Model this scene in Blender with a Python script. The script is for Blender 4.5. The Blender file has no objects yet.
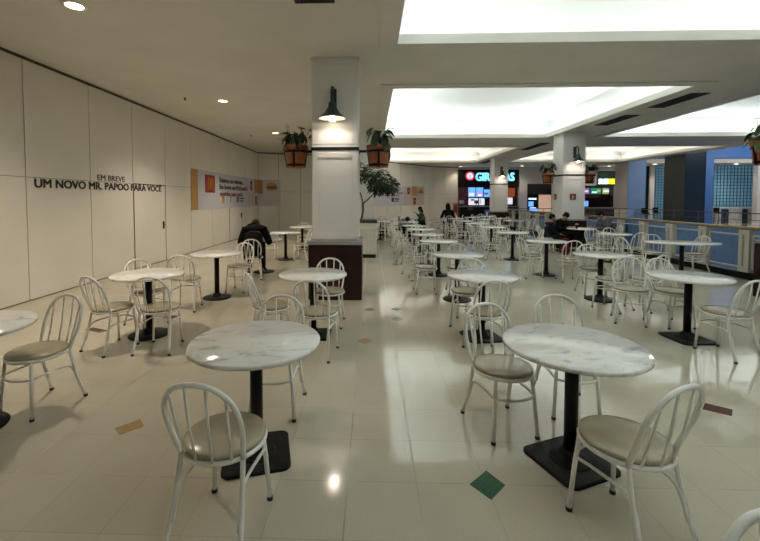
import bpy, bmesh, math, random
from mathutils import Vector, Matrix
random.seed(7)
S = bpy.context.scene
COL = S.collection
PI = math.pi
rad = math.radians

# ------------------------------------------------------------------ camera model
EYE = Vector((0, 0, 1.649)); FPX = 393.5178; YAW = .0322; PITCH = .0393; CX, CY = 358.4455, 214.3137
_c, _s = math.cos(YAW), math.sin(YAW)
FWD = Vector((-_s*math.cos(PITCH), _c*math.cos(PITCH), -math.sin(PITCH)))
RGT = Vector((_c, _s, 0)); UPV = RGT.cross(FWD)
def ray(px, py): return FWD + RGT*((px-CX)/FPX) - UPV*((py-CY)/FPX)
def atY(px, py, Y):            # point of the plane y = Y seen at a place of the photograph
    d = ray(px, py); return EYE + d*(Y/d.y)

# ------------------------------------------------------------------ materials
def mat(name, col, rough=.5, metal=0, spec=.5, emit=None, estr=0, coat=0):
    m = bpy.data.materials.new(name); m.use_nodes = True
    b = m.node_tree.nodes['Principled BSDF']
    b.inputs['Base Color'].default_value = (*col, 1); b.inputs['Roughness'].default_value = rough
    b.inputs['Metallic'].default_value = metal; b.inputs['Specular IOR Level'].default_value = spec
    b.inputs['Coat Weight'].default_value = coat
    if emit:
        b.inputs['Emission Color'].default_value = (*emit, 1); b.inputs['Emission Strength'].default_value = estr
    return m
def nodes(m): return m.node_tree.nodes, m.node_tree.links, m.node_tree.nodes['Principled BSDF']
def mottle(m, c1, c2, scale=6, detail=4, lo=.35, hi=.65, bump=0, coord='Object'):
    n, l, b = nodes(m)
    tc = n.new('ShaderNodeTexCoord'); t = n.new('ShaderNodeTexNoise'); r = n.new('ShaderNodeValToRGB')
    t.inputs['Scale'].default_value = scale; t.inputs['Detail'].default_value = detail
    r.color_ramp.elements[0].position = lo; r.color_ramp.elements[0].color = (*c1, 1)
    r.color_ramp.elements[1].position = hi; r.color_ramp.elements[1].color = (*c2, 1)
    l.new(tc.outputs[coord], t.inputs['Vector']); l.new(t.outputs['Fac'], r.inputs['Fac']); l.new(r.outputs['Color'], b.inputs['Base Color'])
    if bump:
        bp = n.new('ShaderNodeBump'); bp.inputs['Strength'].default_value = bump; bp.inputs['Distance'].default_value = .01
        l.new(t.outputs['Fac'], bp.inputs['Height']); l.new(bp.outputs['Normal'], b.inputs['Normal'])
    return m

M = {}
def floor_material():
    m = mat('floor_tiles', (.6, .56, .47), .12, spec=.75)
    n, l, b = nodes(m)
    tc = n.new('ShaderNodeTexCoord'); mp = n.new('ShaderNodeMapping'); mp.inputs['Location'].default_value = (.135, .165, 0)
    l.new(tc.outputs['Object'], mp.inputs['Vector'])
    br = n.new('ShaderNodeTexBrick'); br.offset = 0; br.squash = 1
    br.inputs['Scale'].default_value = 1; br.inputs['Brick Width'].default_value = .4; br.inputs['Row Height'].default_value = .4
    br.inputs['Mortar Size'].default_value = .0022; br.inputs['Mortar Smooth'].default_value = .2; br.inputs['Bias'].default_value = -.2
    br.inputs['Color1'].default_value = (.53, .485, .385, 1); br.inputs['Color2'].default_value = (.50, .46, .365, 1)
    br.inputs['Mortar'].default_value = (.42, .38, .295, 1)
    l.new(mp.outputs[0], br.inputs['Vector'])
    # fine speckle of the terrazzo-like vinyl
    n1 = n.new('ShaderNodeTexNoise'); n1.inputs['Scale'].default_value = 160; n1.inputs['Detail'].default_value = 3
    n2 = n.new('ShaderNodeTexNoise'); n2.inputs['Scale'].default_value = 1.6; n2.inputs['Detail'].default_value = 5
    for q in (n1, n2): l.new(tc.outputs['Object'], q.inputs['Vector'])
    r1 = n.new('ShaderNodeMapRange'); r1.inputs[1].default_value = .3; r1.inputs[2].default_value = .7; r1.inputs[3].default_value = .9; r1.inputs[4].default_value = 1.08
    r2 = n.new('ShaderNodeMapRange'); r2.inputs[1].default_value = .3; r2.inputs[2].default_value = .7; r2.inputs[3].default_value = .93; r2.inputs[4].default_value = 1.05
    l.new(n1.outputs['Fac'], r1.inputs[0]); l.new(n2.outputs['Fac'], r2.inputs[0])
    mu = n.new('ShaderNodeMath'); mu.operation = 'MULTIPLY'; l.new(r1.outputs[0], mu.inputs[0]); l.new(r2.outputs[0], mu.inputs[1])
    mx = n.new('ShaderNodeVectorMath'); mx.operation = 'SCALE'; l.new(br.outputs['Color'], mx.inputs[0]); l.new(mu.outputs[0], mx.inputs['Scale'])
    l.new(mx.outputs[0], b.inputs['Base Color'])
    rr = n.new('ShaderNodeMapRange'); rr.inputs[3].default_value = .04; rr.inputs[4].default_value = .13
    l.new(n2.outputs['Fac'], rr.inputs[0]); l.new(rr.outputs[0], b.inputs['Roughness'])
    return m
def marble_material():
    m = mat('marble', (.7, .7, .68), .12, spec=.5)
    n, l, b = nodes(m)
    tc = n.new('ShaderNodeTexCoord'); oi = n.new('ShaderNodeObjectInfo')
    ad = n.new('ShaderNodeVectorMath'); ad.operation = 'ADD'
    sc = n.new('ShaderNodeVectorMath'); sc.operation = 'SCALE'; sc.inputs[0].default_value = (7, 3, 5); l.new(oi.outputs['Random'], sc.inputs['Scale'])
    mp = n.new('ShaderNodeMapping'); mp.inputs['Scale'].default_value = (1, 1.9, 1); mp.inputs['Rotation'].default_value = (0, 0, .5)
    l.new(tc.outputs['Object'], ad.inputs[0]); l.new(sc.outputs[0], ad.inputs[1]); l.new(ad.outputs[0], mp.inputs['Vector'])
    t = n.new('ShaderNodeTexNoise'); t.inputs['Scale'].default_value = 4.2; t.inputs['Detail'].default_value = 10; t.inputs['Roughness'].default_value = .66; t.inputs['Distortion'].default_value = 1.3
    l.new(mp.outputs[0], t.inputs['Vector'])
    r = n.new('ShaderNodeValToRGB'); e = r.color_ramp.elements
    e[0].position = .30; e[0].color = (.36, .35, .33, 1); e[1].position = .50; e[1].color = (.90, .89, .86, 1)
    x = e.new(.41); x.color = (.76, .75, .71, 1)
    l.new(t.outputs['Fac'], r.inputs['Fac']); l.new(r.outputs['Color'], b.inputs['Base Color'])
    return m
M['floor'] = floor_material()
M['marble'] = marble_material()
M['ceiling'] = mottle(mat('ceiling_paint', (.7, .67, .6), .8), (.69, .67, .62), (.74, .72, .67), 1.2)
M['cove'] = mat('cove_paint', (.88, .89, .88), .75)
M['hoarding'] = mottle(mat('hoarding_board', (.74, .69, .6), .28, spec=.35), (.74, .705, .635), (.79, .755, .685), .8)
M['hoarding'].node_tree.nodes['Principled BSDF'].inputs['Roughness'].default_value = .3
M['gap'] = mat('dark_gap', (.09, .075, .06), .8)
M['column'] = mat('white_painted_wood', (.76, .75, .73), .35)
M['base_wood'] = mottle(mat('dark_wood', (.018, .008, .006), .35, spec=.25), (.012, .005, .004), (.026, .011, .009), 5)
M['grey_trim'] = mat('grey_metal_trim', (.35, .35, .36), .35, .6)
M['black_metal'] = mat('black_metal', (.008, .008, .008), .5, spec=.25)
M['black_plate'] = mottle(mat('black_cast_iron', (.008, .008, .008), .55, spec=.2), (.005, .005, .005), (.011, .011, .011), 40, bump=.2)
M['white_metal'] = mat('white_enamelled_tube', (.88, .87, .84), .3, coat=.3)
M['vinyl'] = mottle(mat('beige_vinyl', (.36, .31, .22), .2, spec=.6), (.33, .285, .20), (.39, .34, .24), 8)
M['rubber'] = mat('black_rubber', (.012, .012, .012), .6)
M['green_metal'] = mat('dark_green_metal', (.012, .035, .028), .35)
M['white_inner'] = mat('white_enamel', (.85, .83, .78), .4)
M['bulb'] = mat('warm_bulb', (1, .9, .75), .4, emit=(1, .82, .6), estr=30)
M['downlight'] = mat('downlight_lens', (1, .95, .85), .4, emit=(1, .86, .62), estr=9)
M['glass_clear'] = None
M['terracotta'] = mottle(mat('terracotta_wood', (.30, .095, .03), .55), (.24, .07, .022), (.36, .12, .04), 12)
M['leaf'] = mottle(mat('leaf', (.02, .05, .018), .4), (.012, .03, .010), (.035, .075, .022), 9)
M['leaf_light'] = mottle(mat('light_leaf', (.05, .1, .03), .4), (.03, .07, .02), (.08, .14, .04), 9)
M['petal'] = mat('cream_petal', (.75, .7, .55), .5)
M['bark'] = mottle(mat('bark', (.07, .045, .03), .8), (.045, .03, .02), (.1, .07, .045), 20, bump=.3)
M['soil'] = mat('soil', (.02, .014, .01), .9)
M['planter'] = mat('planter_white', (.7, .68, .63), .5)
M['black_paint'] = mat('black_lettering', (.012, .011, .012), .5)
M['grey_letter'] = mat('grey_lettering', (.07, .06, .055), .5)
M['banner_white'] = mat('banner_white', (.55, .55, .61), .5)
M['banner_orange'] = mat('banner_orange', (.46, .25, .08), .5)
M['banner_pink'] = mat('banner_pink', (.60, .47, .46), .5)
M['banner_red'] = mat('banner_red', (.26, .018, .028), .5)
M['banner_gold'] = mat('banner_gold', (.58, .27, .04), .5)
M['banner_brown'] = mat('banner_brown', (.16, .06, .03), .5)
M['banner_green'] = mat('banner_green', (.10, .22, .05), .5)
M['banner_dark'] = mat('banner_dark', (.02, .02, .03), .5)
M['blue_wall'] = mottle(mat('blue_wall_paint', (.06, .18, .50), .55), (.055, .165, .46), (.065, .19, .53), 1)
M['blue_pale'] = mat('pale_blue_paint', (.20, .33, .60), .55)
M['blue_parapet'] = mat('blue_parapet_panel', (.15, .27, .50), .4)
M['navy'] = mat('navy_cladding', (.012, .03, .06), .35)
M['olive'] = mat('grey_olive_cladding', (.055, .055, .042), .5)
M['beige_wall'] = mat('beige_wall_paint', (.72, .63, .57), .6)
M['white_wall'] = mat('white_wall_paint', (.7, .68, .66), .6)
M['dark_wall'] = mat('dark_shop_wall', (.035, .02, .025), .6)
M['maroon'] = mottle(mat('maroon_shop_panel', (.12, .03, .05), .5), (.08, .02, .035), (.2, .06, .09), 4)
M['black_gloss'] = mat('black_gloss_panel', (.004, .004, .005), .5, spec=.2)
M['brass'] = mat('bronze_handrail', (.34, .27, .15), .3, .5)
M['rail_post'] = mat('cream_rail_post', (.56, .53, .46), .4)
M['grey_rail'] = mat('grey_tube', (.12, .12, .12), .4, .3)
M['screen_blue'] = mat('blue_screen', (.1, .3, .8), .3, emit=(.13, .36, .95), estr=1.1)
M['screen_white'] = mat('white_screen', (.8, .8, .85), .3, emit=(.85, .82, .95), estr=.8)
M['screen_cyan'] = mat('lit_cyan_letter', (.3, .7, .9), .3, emit=(.22, .72, 1), estr=1.1)
M['screen_red'] = mat('lit_red', (.7, .05, .08), .3, emit=(.9, .08, .12), estr=.7)
M['lit_yellow'] = mat('lit_yellow', (.9, .8, .05), .3, emit=(.95, .85, .02), estr=1)
M['lit_white'] = mat('lit_white', (.8, .9, 1), .3, emit=(.7, .86, 1), estr=1)
M['lit_purple'] = mat('lit_purple', (.4, .15, .45), .3, emit=(.42, .18, .5), estr=.55)
M['lit_green'] = mat('lit_green', (.02, .3, .12), .3, emit=(.02, .32, .14), estr=.6)
M['lit_olive'] = mat('lit_olive', (.5, .5, .2), .3, emit=(.5, .5, .22), estr=.6)
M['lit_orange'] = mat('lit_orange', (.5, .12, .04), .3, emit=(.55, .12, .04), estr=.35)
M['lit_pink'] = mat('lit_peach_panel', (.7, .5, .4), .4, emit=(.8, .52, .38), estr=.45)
M['dark_green'] = mat('dark_green_fascia', (.008, .035, .022), .4)
M['brown_shelf'] = mat('brown_shelf', (.08, .035, .025), .5)
M['teal'] = mat('teal_glass_block', (.14, .28, .36), .25, emit=(.15, .34, .50), estr=.28)
M['mullion'] = mat('dark_mullion', (.02, .06, .08), .5)
M['stone'] = mottle(mat('counter_stone', (.5, .5, .52), .4), (.4, .4, .43), (.6, .6, .6), 8)
M['orange_brown'] = mottle(mat('orange_brown_panel', (.33, .11, .05), .5), (.26, .08, .04), (.40, .15, .07), 5)
M['joint'] = mottle(mat('floor_joint', (.33,.29,.22), .4), (.26,.225,.165), (.45,.41,.33), 3)
M['inlay_green'] = mottle(mat('green_inlay', (.03, .10, .05), .2), (.012, .055, .028), (.06, .15, .09), 120)
M['inlay_tan'] = mottle(mat('tan_inlay', (.36, .24, .11), .25), (.30, .19, .08), (.42, .29, .14), 90)
M['inlay_red'] = mottle(mat('red_brown_inlay', (.07, .022, .018), .25), (.05, .015, .012), (.10, .032, .024), 90)
M['inlay_grey'] = mottle(mat('grey_inlay', (.14, .13, .11), .2), (.1, .095, .08), (.2, .185, .15), 90)
M['skin'] = mat('skin', (.36, .19, .12), .55)
M['hair'] = mat('black_hair', (.010, .008, .008), .5, spec=.12)
M['hair_brown'] = mat('brown_hair', (.06, .025, .014), .5, spec=.12)
M['cloth_black'] = mat('black_cloth', (.006, .006, .008), .85, spec=.12)
M['cloth_dark'] = mat('dark_navy_cloth', (.012, .014, .022), .85, spec=.12)
M['cloth_grey'] = mat('grey_cloth', (.10, .10, .105), .85, spec=.12)
M['cloth_green'] = mat('green_cloth', (.012, .09, .045), .85, spec=.12)
M['cloth_white'] = mat('pale_denim', (.45, .47, .52), .85)
M['eye'] = mat('eye', (.01, .008, .008), .2)
M['shoe'] = mat('dark_shoe', (.012, .011, .012), .6)
M['paper'] = mat('white_paper', (.72, .73, .75), .6)
M['red_bag'] = mat('red_fabric', (.12, .008, .012), .8, spec=.1)
M['sign_red'] = mat('red_sign', (.20, .015, .02), .5)
M['slat'] = mat('dark_vent_slat', (.02, .019, .018), .5)
M['lower_floor'] = mat('lower_floor', (.3, .29, .27), .4)
def glass_material():
    m = bpy.data.materials.new('clear_glass'); m.use_nodes = True
    n, l = m.node_tree.nodes, m.node_tree.links
    n.remove(n['Principled BSDF'])
    t = n.new('ShaderNodeBsdfTransparent'); t.inputs['Color'].default_value = (.93, .96, .97, 1)
    g = n.new('ShaderNodeBsdfGlossy'); g.inputs['Roughness'].default_value = .03
    f = n.new('ShaderNodeLayerWeight'); f.inputs['Blend'].default_value = .5
    pw = n.new('ShaderNodeMath'); pw.operation = 'POWER'; pw.inputs[1].default_value = 4; l.new(f.outputs['Facing'], pw.inputs[0])
    ml = n.new('ShaderNodeMath'); ml.operation = 'MULTIPLY_ADD'; ml.inputs[1].default_value = .5; ml.inputs[2].default_value = .03; l.new(pw.outputs[0], ml.inputs[0])
    mx = n.new('ShaderNodeMixShader'); l.new(ml.outputs[0], mx.inputs['Fac']); l.new(t.outputs[0], mx.inputs[1]); l.new(g.outputs[0], mx.inputs[2])
    l.new(mx.outputs[0], n['Material Output'].inputs['Surface'])
    return m
M['glass_clear'] = glass_material()

# ------------------------------------------------------------------ mesh builder
class MB:
    def __init__(self): self.v = []; self.f = []; self.m = []; self.sm = []; self.T = Matrix.Identity(4)
    def add(self, vs, fs, mi=0, smooth=False):
        o = len(self.v); self.v += [self.T @ Vector(p) for p in vs]
        for f in fs: self.f.append([o+i for i in f]); self.m.append(mi); self.sm.append(smooth)
        return self
    def box(self, a, b, mi=0):
        x0, y0, z0 = a; x1, y1, z1 = b
        return self.add([(x0,y0,z0),(x1,y0,z0),(x1,y1,z0),(x0,y1,z0),(x0,y0,z1),(x1,y0,z1),(x1,y1,z1),(x0,y1,z1)],
                 [(0,3,2,1),(4,5,6,7),(0,1,5,4),(1,2,6,5),(2,3,7,6),(3,0,4,7)], mi)
    def prism(self, poly, z0, z1, mi=0, smooth=False):
        k = len(poly)
        return self.add([(x,y,z0) for x,y in poly]+[(x,y,z1) for x,y in poly],
                 [tuple(reversed(range(k))), tuple(range(k,2*k))]+[(i,(i+1)%k,k+(i+1)%k,k+i) for i in range(k)], mi, smooth)
    def lathe(self, prof, seg=32, mi=0, c=(0,0,0), smooth=True, sx=1, sy=1, caps=True):
        vs=[]; fs=[]; k=len(prof)
        for i in range(seg):
            a=2*PI*i/seg
            for r,z in prof: vs.append((c[0]+r*sx*math.cos(a), c[1]+r*sy*math.sin(a), c[2]+z))
        for i in range(seg):
            j=(i+1)%seg
            for q in range(k-1): fs.append((i*k+q, j*k+q, j*k+q+1, i*k+q+1))
        if caps: fs.append(tuple(i*k for i in reversed(range(seg)))); fs.append(tuple(i*k+k-1 for i in range(seg)))
        return self.add(vs, fs, mi, smooth)
    def tube(self, pts, r, seg=8, mi=0, closed=False):
        P=[Vector(p) for p in pts]; n=len(P)
        rs = r if isinstance(r,(list,tuple)) else [r]*n
        tang=[]
        for i in range(n):
            a=P[(i-1)%n] if (closed or i>0) else P[i]; b=P[(i+1)%n] if (closed or i<n-1) else P[i]
            tang.append((b-a).normalized())
        up=Vector((0,0,1)) if abs(tang[0].z)<.9 else Vector((1,0,0))
        nr=(up-tang[0]*up.dot(tang[0])).normalized()
        vs=[]; fs=[]
        for i in range(n):
            nr=(nr-tang[i]*nr.dot(tang[i])).normalized(); bi=tang[i].cross(nr)
            for k in range(seg):
                a=2*PI*k/seg; vs.append(P[i]+(nr*math.cos(a)+bi*math.sin(a))*rs[i])
        m=n if closed else n-1
        for i in range(m):
            j=(i+1)%n
            for k in range(seg): fs.append((i*seg+k, i*seg+(k+1)%seg, j*seg+(k+1)%seg, j*seg+k))
        if not closed:
            fs.append(tuple(reversed(range(seg)))); fs.append(tuple((n-1)*seg+k for k in range(seg)))
        return self.add(vs, fs, mi, True)
    def quad(self, a, b, c, d, mi=0): return self.add([a,b,c,d],[(0,1,2,3)],mi)
    def ball(self, c, r, mi=0, seg=12, rings=8):
        rx,ry,rz = r if isinstance(r,(list,tuple)) else (r,r,r)
        vs=[(c[0],c[1],c[2]-rz)]; fs=[]
        for i in range(1,rings):
            t=PI*i/rings
            for k in range(seg):
                a=2*PI*k/seg; vs.append((c[0]+rx*math.sin(t)*math.cos(a), c[1]+ry*math.sin(t)*math.sin(a), c[2]-rz*math.cos(t)))
        vs.append((c[0],c[1],c[2]+rz)); last=len(vs)-1
        for k in range(seg):
            fs.append((0,1+(k+1)%seg,1+k)); fs.append((last,last-seg+k,last-seg+(k+1)%seg))
        for i in range(rings-2):
            for k in range(seg):
                a=1+i*seg; fs.append((a+k,a+(k+1)%seg,a+seg+(k+1)%seg,a+seg+k))
        return self.add(vs,fs,mi,True)
    def leaf(self, base, d, length, width, droop=.3, mi=0, side=None):
        d=Vector(d).normalized(); s=d.cross(Vector((0,0,1)))
        if s.length<.01: s=Vector((1,0,0))
        s.normalize()
        if side is not None: s=(s*math.cos(side)+d.cross(s)*math.sin(side)).normalized()
        b=Vector(base); pts=[]
        for t,w in ((0,.12),(.3,.85),(.6,1),(.85,.6),(1,.05)):
            c=b+d*length*t+Vector((0,0,-droop*length*t*t)); pts += [c-s*w*width*.5, c+Vector((0,0,-.12*width)), c+s*w*width*.5]
        fs=[]
        for i in range(4):
            for k in range(2): fs.append((i*3+k,i*3+k+1,i*3+3+k+1,i*3+3+k))
        return self.add(pts,fs,mi,True)
    def build(self, name, mats, parent=None, bevel=0):
        me=bpy.data.meshes.new(name); me.from_pydata([tuple(p) for p in self.v],[],self.f)
        mats = mats if isinstance(mats,(list,tuple)) else [mats]
        for q in mats: me.materials.append(M[q] if isinstance(q,str) else q)
        for p,mi,sm in zip(me.polygons,self.m,self.sm): p.material_index=mi; p.use_smooth=sm
        bm=bmesh.new(); bm.from_mesh(me); bmesh.ops.recalc_face_normals(bm, faces=bm.faces); bm.to_mesh(me); bm.free()
        me.update()
        o=bpy.data.objects.new(name,me); COL.objects.link(o)
        if parent is not None: o.parent=parent
        if bevel:
            bv=o.modifiers.new('bevel','BEVEL'); bv.width=bevel; bv.segments=2; bv.limit_method='ANGLE'; bv.angle_limit=rad(40)
        return o
def smooth_path(pts, n=6, closed=False):
    P=[Vector(p) for p in pts]; out=[]; k=len(P); segs=k if closed else k-1
    for i in range(segs):
        p1=P[i]; p2=P[(i+1)%k]; p0=P[i-1] if (i>0 or closed) else p1*2-p2; p3=P[(i+2)%k] if (i+2<k or closed) else p2*2-p1
        for j in range(n):
            t=j/n; out.append(.5*((2*p1)+(p2-p0)*t+(2*p0-5*p1+4*p2-p3)*t*t+(3*p1-p0-3*p2+p3)*t**3))
    if not closed: out.append(P[-1])
    return out
def tag(o, label=None, cat=None, group=None, kind=None):
    if label: o['label']=label
    if cat: o['category']=cat
    if group: o['group']=group
    if kind: o['kind']=kind
    return o
def empty(name, loc=(0,0,0), rz=0):
    o=bpy.data.objects.new(name,None); COL.objects.link(o); o.location=loc; o.rotation_euler=(0,0,rz); o.empty_display_size=.1
    return o
def kids(o): return [c for c in KID.get(o.name, [])]
KID={}
def index_children():
    KID.clear()
    for o in bpy.data.objects:
        if o.parent: KID.setdefault(o.parent.name,[]).append(o)
def copy_tree(o, parent=None):
    c=o.copy(); COL.objects.link(c)
    if parent is not None: c.parent=parent
    for ch in kids(o): copy_tree(ch,c)
    return c
def frame(origin, xdir, nrm=None):
    x=Vector(xdir).normalized(); z=Vector((0,0,1)); n=x.cross(z)
    m=Matrix(((x.x,z.x,n.x,origin[0]),(x.y,z.y,n.y,origin[1]),(x.z,z.z,n.z,origin[2]),(0,0,0,1)))
    return m
def text(s, size, material, origin, xdir, name, parent=None, extrude=.004, bold=0, width=None, align='LEFT', spacing=1, words=False):
    """raised letters standing in the vertical plane through origin along xdir; bold thickens every stroke sideways"""
    cu=bpy.data.curves.new('t','FONT'); cu.body=s; cu.size=size; cu.extrude=extrude; cu.align_x='LEFT'; cu.resolution_u=3; cu.space_character=spacing
    ob=bpy.data.objects.new('t',cu); COL.objects.link(ob)
    def mesh():
        dg=bpy.context.evaluated_depsgraph_get(); return bpy.data.meshes.new_from_object(ob.evaluated_get(dg))
    me=mesh(); xs=[v.co.x for v in me.vertices]; x0,x1=min(xs),max(xs); sx=width/(x1-x0) if width else 1
    F=frame(origin,xdir)
    def finish(me,dx,pn):
        me.name=pn; me.materials.clear(); me.materials.append(M[material])
        if bold:
            bm=bmesh.new(); bm.from_mesh(me); g0=bm.verts[:]+bm.edges[:]+bm.faces[:]
            for k in ((bold,0),(0,bold*.6),(bold,bold*.6)):
                d=bmesh.ops.duplicate(bm,geom=g0); 
                for v in d['geom']:
                    if isinstance(v,bmesh.types.BMVert): v.co.x+=k[0]/sx; v.co.y+=k[1]; v.co.z+=.0002*(1+k[0]/bold+2*k[1]/bold)
            bm.to_mesh(me); bm.free()
        for v in me.vertices: v.co = F @ Vector(((v.co.x+dx-x0)*sx, v.co.y, v.co.z))
        o=bpy.data.objects.new(pn,me); COL.objects.link(o); return o
    if not words:
        o=finish(me,0,name)
        if parent is not None: o.parent=parent
    else:
        o=bpy.data.objects.new(name,None); COL.objects.link(o); done=''
        for wd in s.split(' '):
            def adv(t_):
                cu.body=t_+'|'; m_=mesh(); return max(v.co.x for v in m_.vertices)
            base=adv(done)-adv('') if done else 0
            cu.body=wd; c=finish(mesh(),base,'word'); c.parent=o; done+=wd+' '
    bpy.data.objects.remove(ob); bpy.data.curves.remove(cu)
    return o

# ------------------------------------------------------------------ the setting
CEIL=3.917; WX=-5.505; RX=7.78; FARX=15.6; YB=-6.0; YS=28.5
# floor: the food court, the far gallery across the void and the strip in front of the shops
fb=MB(); fb.box((WX-.3,YB,-.35),(RX+.14,34,0)); fb.box((RX+.14,24.2,-.35),(30,34,0)); fb.box((FARX,YB,-.35),(30,24.2,0))
floor=tag(fb.build('floor',['floor']),'cream speckled tile floor of the food court','floor',kind='structure')
b=MB()
for x in (-2.135,-.135,.265): b.box((x-.004,-2,-.002),(x+.004,19 if x<-1 else 26,.0006))
for y in (2.235,4.235,5.435): b.box((-2.135,y-.0025,-.002),(7.6,y+.0025,.0005))
b.build('floor_joint',['joint'],floor)
def inlay(poly,m):
    c=(sum(p[0] for p in poly)/4,sum(p[1] for p in poly)/4)
    b=MB(); b.prism(poly,-.002,.0012); return b.build('inlay_tile',m,floor)
inlay([(.57,2.23),(.66,2.115),(.775,2.23),(.70,2.35)],'inlay_green')
inlay([(-1.84,2.71),(-1.755,2.635),(-1.645,2.74),(-1.725,2.83)],'inlay_tan')
inlay([(2.60,3.11),(2.74,3.015),(2.83,3.11),(2.70,3.205)],'inlay_red')
def dia(x,y,r,m): inlay([(x-r,y),(x,y-r*1.1),(x+r,y),(x,y+r*1.1)],m)
dia(-.07,4.51,.09,'inlay_tan'); dia(.36,5.36,.09,'inlay_grey'); dia(.38,5.84,.085,'inlay_green'); dia(-.02,5.81,.085,'inlay_grey')
inlay([(-3.62,4.80),(-3.34,4.68),(-3.28,4.76),(-3.56,4.88)],'inlay_red'); inlay([(-2.9,5.31),(-2.74,5.28),(-2.70,5.38),(-2.86,5.42)],'inlay_red')
dia(.86,7.9,.09,'inlay_grey'); dia(.62,9.9,.1,'inlay_grey')
lf=MB(); lf.box((RX,YB,-4.7),(FARX+.2,24.4,-4.5)); tag(lf.build('floor_lower',['lower_floor']),'floor of the storey below, down the void','floor',kind='structure')
# ceiling with light trays
TRAYS=[(.38,6.42,-.9,5.82,0),(.45,6.42,8.15,14.75,0),(.45,6.42,17.55,24.6,1),(8.38,15.0,8.15,14.6,0),(8.38,15.0,17.4,24.4,1)]
def ceiling():
    xs=sorted({WX-.2,15.85}|{t[0] for t in TRAYS}|{t[1] for t in TRAYS}); ys=sorted({YB,29.2}|{t[2] for t in TRAYS}|{t[3] for t in TRAYS})
    b=MB()
    for i in range(len(xs)-1):
        for j in range(len(ys)-1):
            cx=(xs[i]+xs[i+1])/2; cy=(ys[j]+ys[j+1])/2
            if any(t[0]<cx<t[1] and t[2]<cy<t[3] for t in TRAYS): continue
            b.quad((xs[i],ys[j],CEIL),(xs[i],ys[j+1],CEIL),(xs[i+1],ys[j+1],CEIL),(xs[i+1],ys[j],CEIL))
    # slab edge along the void side and the roof above everything
    b.box((15.85,YB,CEIL),(15.99,29.2,5.2)); b.box((WX-.2,YB,5.2),(15.99,29.2,5.3))
    b.box((15.85,YB,6.6),(30,34,6.75)); b.box((15.85,YB,5.2),(15.99,34,6.6))
    b.box((WX-.2,YS+.6,3.7),(15.99,34,3.9))
    o=tag(b.build('ceiling',['ceiling']),'plain off-white ceiling with large recessed light trays','ceiling',kind='structure')
    for (x0,x1,y0,y1,w) in TRAYS:
        # frame board round the opening and lip
        b=MB(); e=.26; t=.022
        l=.015; h=.12
        for (a,c) in (((x0-e,y0-e),(x1+e,y0-l)),((x0-e,y1+l),(x1+e,y1+e)),((x0-e,y0-l),(x0-l,y1+l)),((x1+l,y0-l),(x1+e,y1+l))):
            b.box((a[0],a[1],CEIL-t),(c[0],c[1],CEIL-.001))
        for (a,c) in (((x0-l,y0-l),(x1+l,y0)),((x0-l,y1),(x1+l,y1+l)),((x0-l,y0),(x0,y1)),((x1,y0),(x1+l,y1))):
            b.box((a[0],a[1],CEIL-t),(c[0],c[1],CEIL+h))
        b.build('tray_frame',['ceiling'],o)
        # cavity: ledge, curved sides and top
        b=MB(); g=.34; R=.30; top=CEIL+.66
        prof=[(g,CEIL+.012),(g,top-R)]+[(g-R*(1-math.cos(a)),top-R+R*math.sin(a)) for a in (rad(q) for q in (15,30,45,60,75,90))]
        loops=[[(x0-d,y0-d,z),(x1+d,y0-d,z),(x1+d,y1+d,z),(x0-d,y1+d,z)] for d,z in prof]
        vs=[p for L in loops for p in L]; fs=[]
        for i in range(len(loops)-1):
            for k in range(4): fs.append((i*4+k,i*4+(k+1)%4,i*4+4+(k+1)%4,i*4+4+k))
        n=len(loops)-1; fs.append((n*4,n*4+1,n*4+2,n*4+3))
        b.add(vs,fs)
        for (a,c) in (((x0-g,y0-g),(x1+g,y0-l)),((x0-g,y1+l),(x1+g,y1+g)),((x0-g,y0-l),(x0-l,y1+l)),((x1+l,y0-l),(x1+g,y1+l))):
            b.box((a[0],a[1],CEIL+.004),(c[0],c[1],CEIL+.012))
        b.build('light_cove',['cove'],o)
    return o
ceil=ceiling()
COVE_W=9.5
def strip(cx,cy,z,L,along,inward,power,col):
    la=bpy.data.lights.new('cove_strip_light','AREA'); la.shape='RECTANGLE'; la.size=L; la.size_y=.05; la.energy=power; la.color=col
    o=bpy.data.objects.new('cove_strip_light',la); COL.objects.link(o); o.location=(cx,cy,z)
    d=Vector((inward[0]*.97,inward[1]*.97,.24)).normalized(); la.spread=rad(115); x=Vector(along); zl=-d; yl=zl.cross(x)
    o.matrix_world=Matrix(((x.x,yl.x,zl.x,cx),(x.y,yl.y,zl.y,cy),(x.z,yl.z,zl.z,z),(0,0,0,1)))
    return o
for (x0,x1,y0,y1,w) in TRAYS:
    col=(1,.95,.84) if w else (.91,1,.975); q=.19; z=CEIL+.10
    k=.62 if w else 1.0
    strip((x0+x1)/2,y0-q,z,x1-x0,(1,0,0),(0,1),COVE_W*(x1-x0)*k,col); strip((x0+x1)/2,y1+q,z,x1-x0,(1,0,0),(0,-1),COVE_W*(x1-x0)*k,col)
    strip(x0-q,(y0+y1)/2,z,y1-y0,(0,1,0),(1,0),COVE_W*(y1-y0)*k,col); strip(x1+q,(y0+y1)/2,z,y1-y0,(0,1,0),(-1,0),COVE_W*(y1-y0)*k,col)

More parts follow.
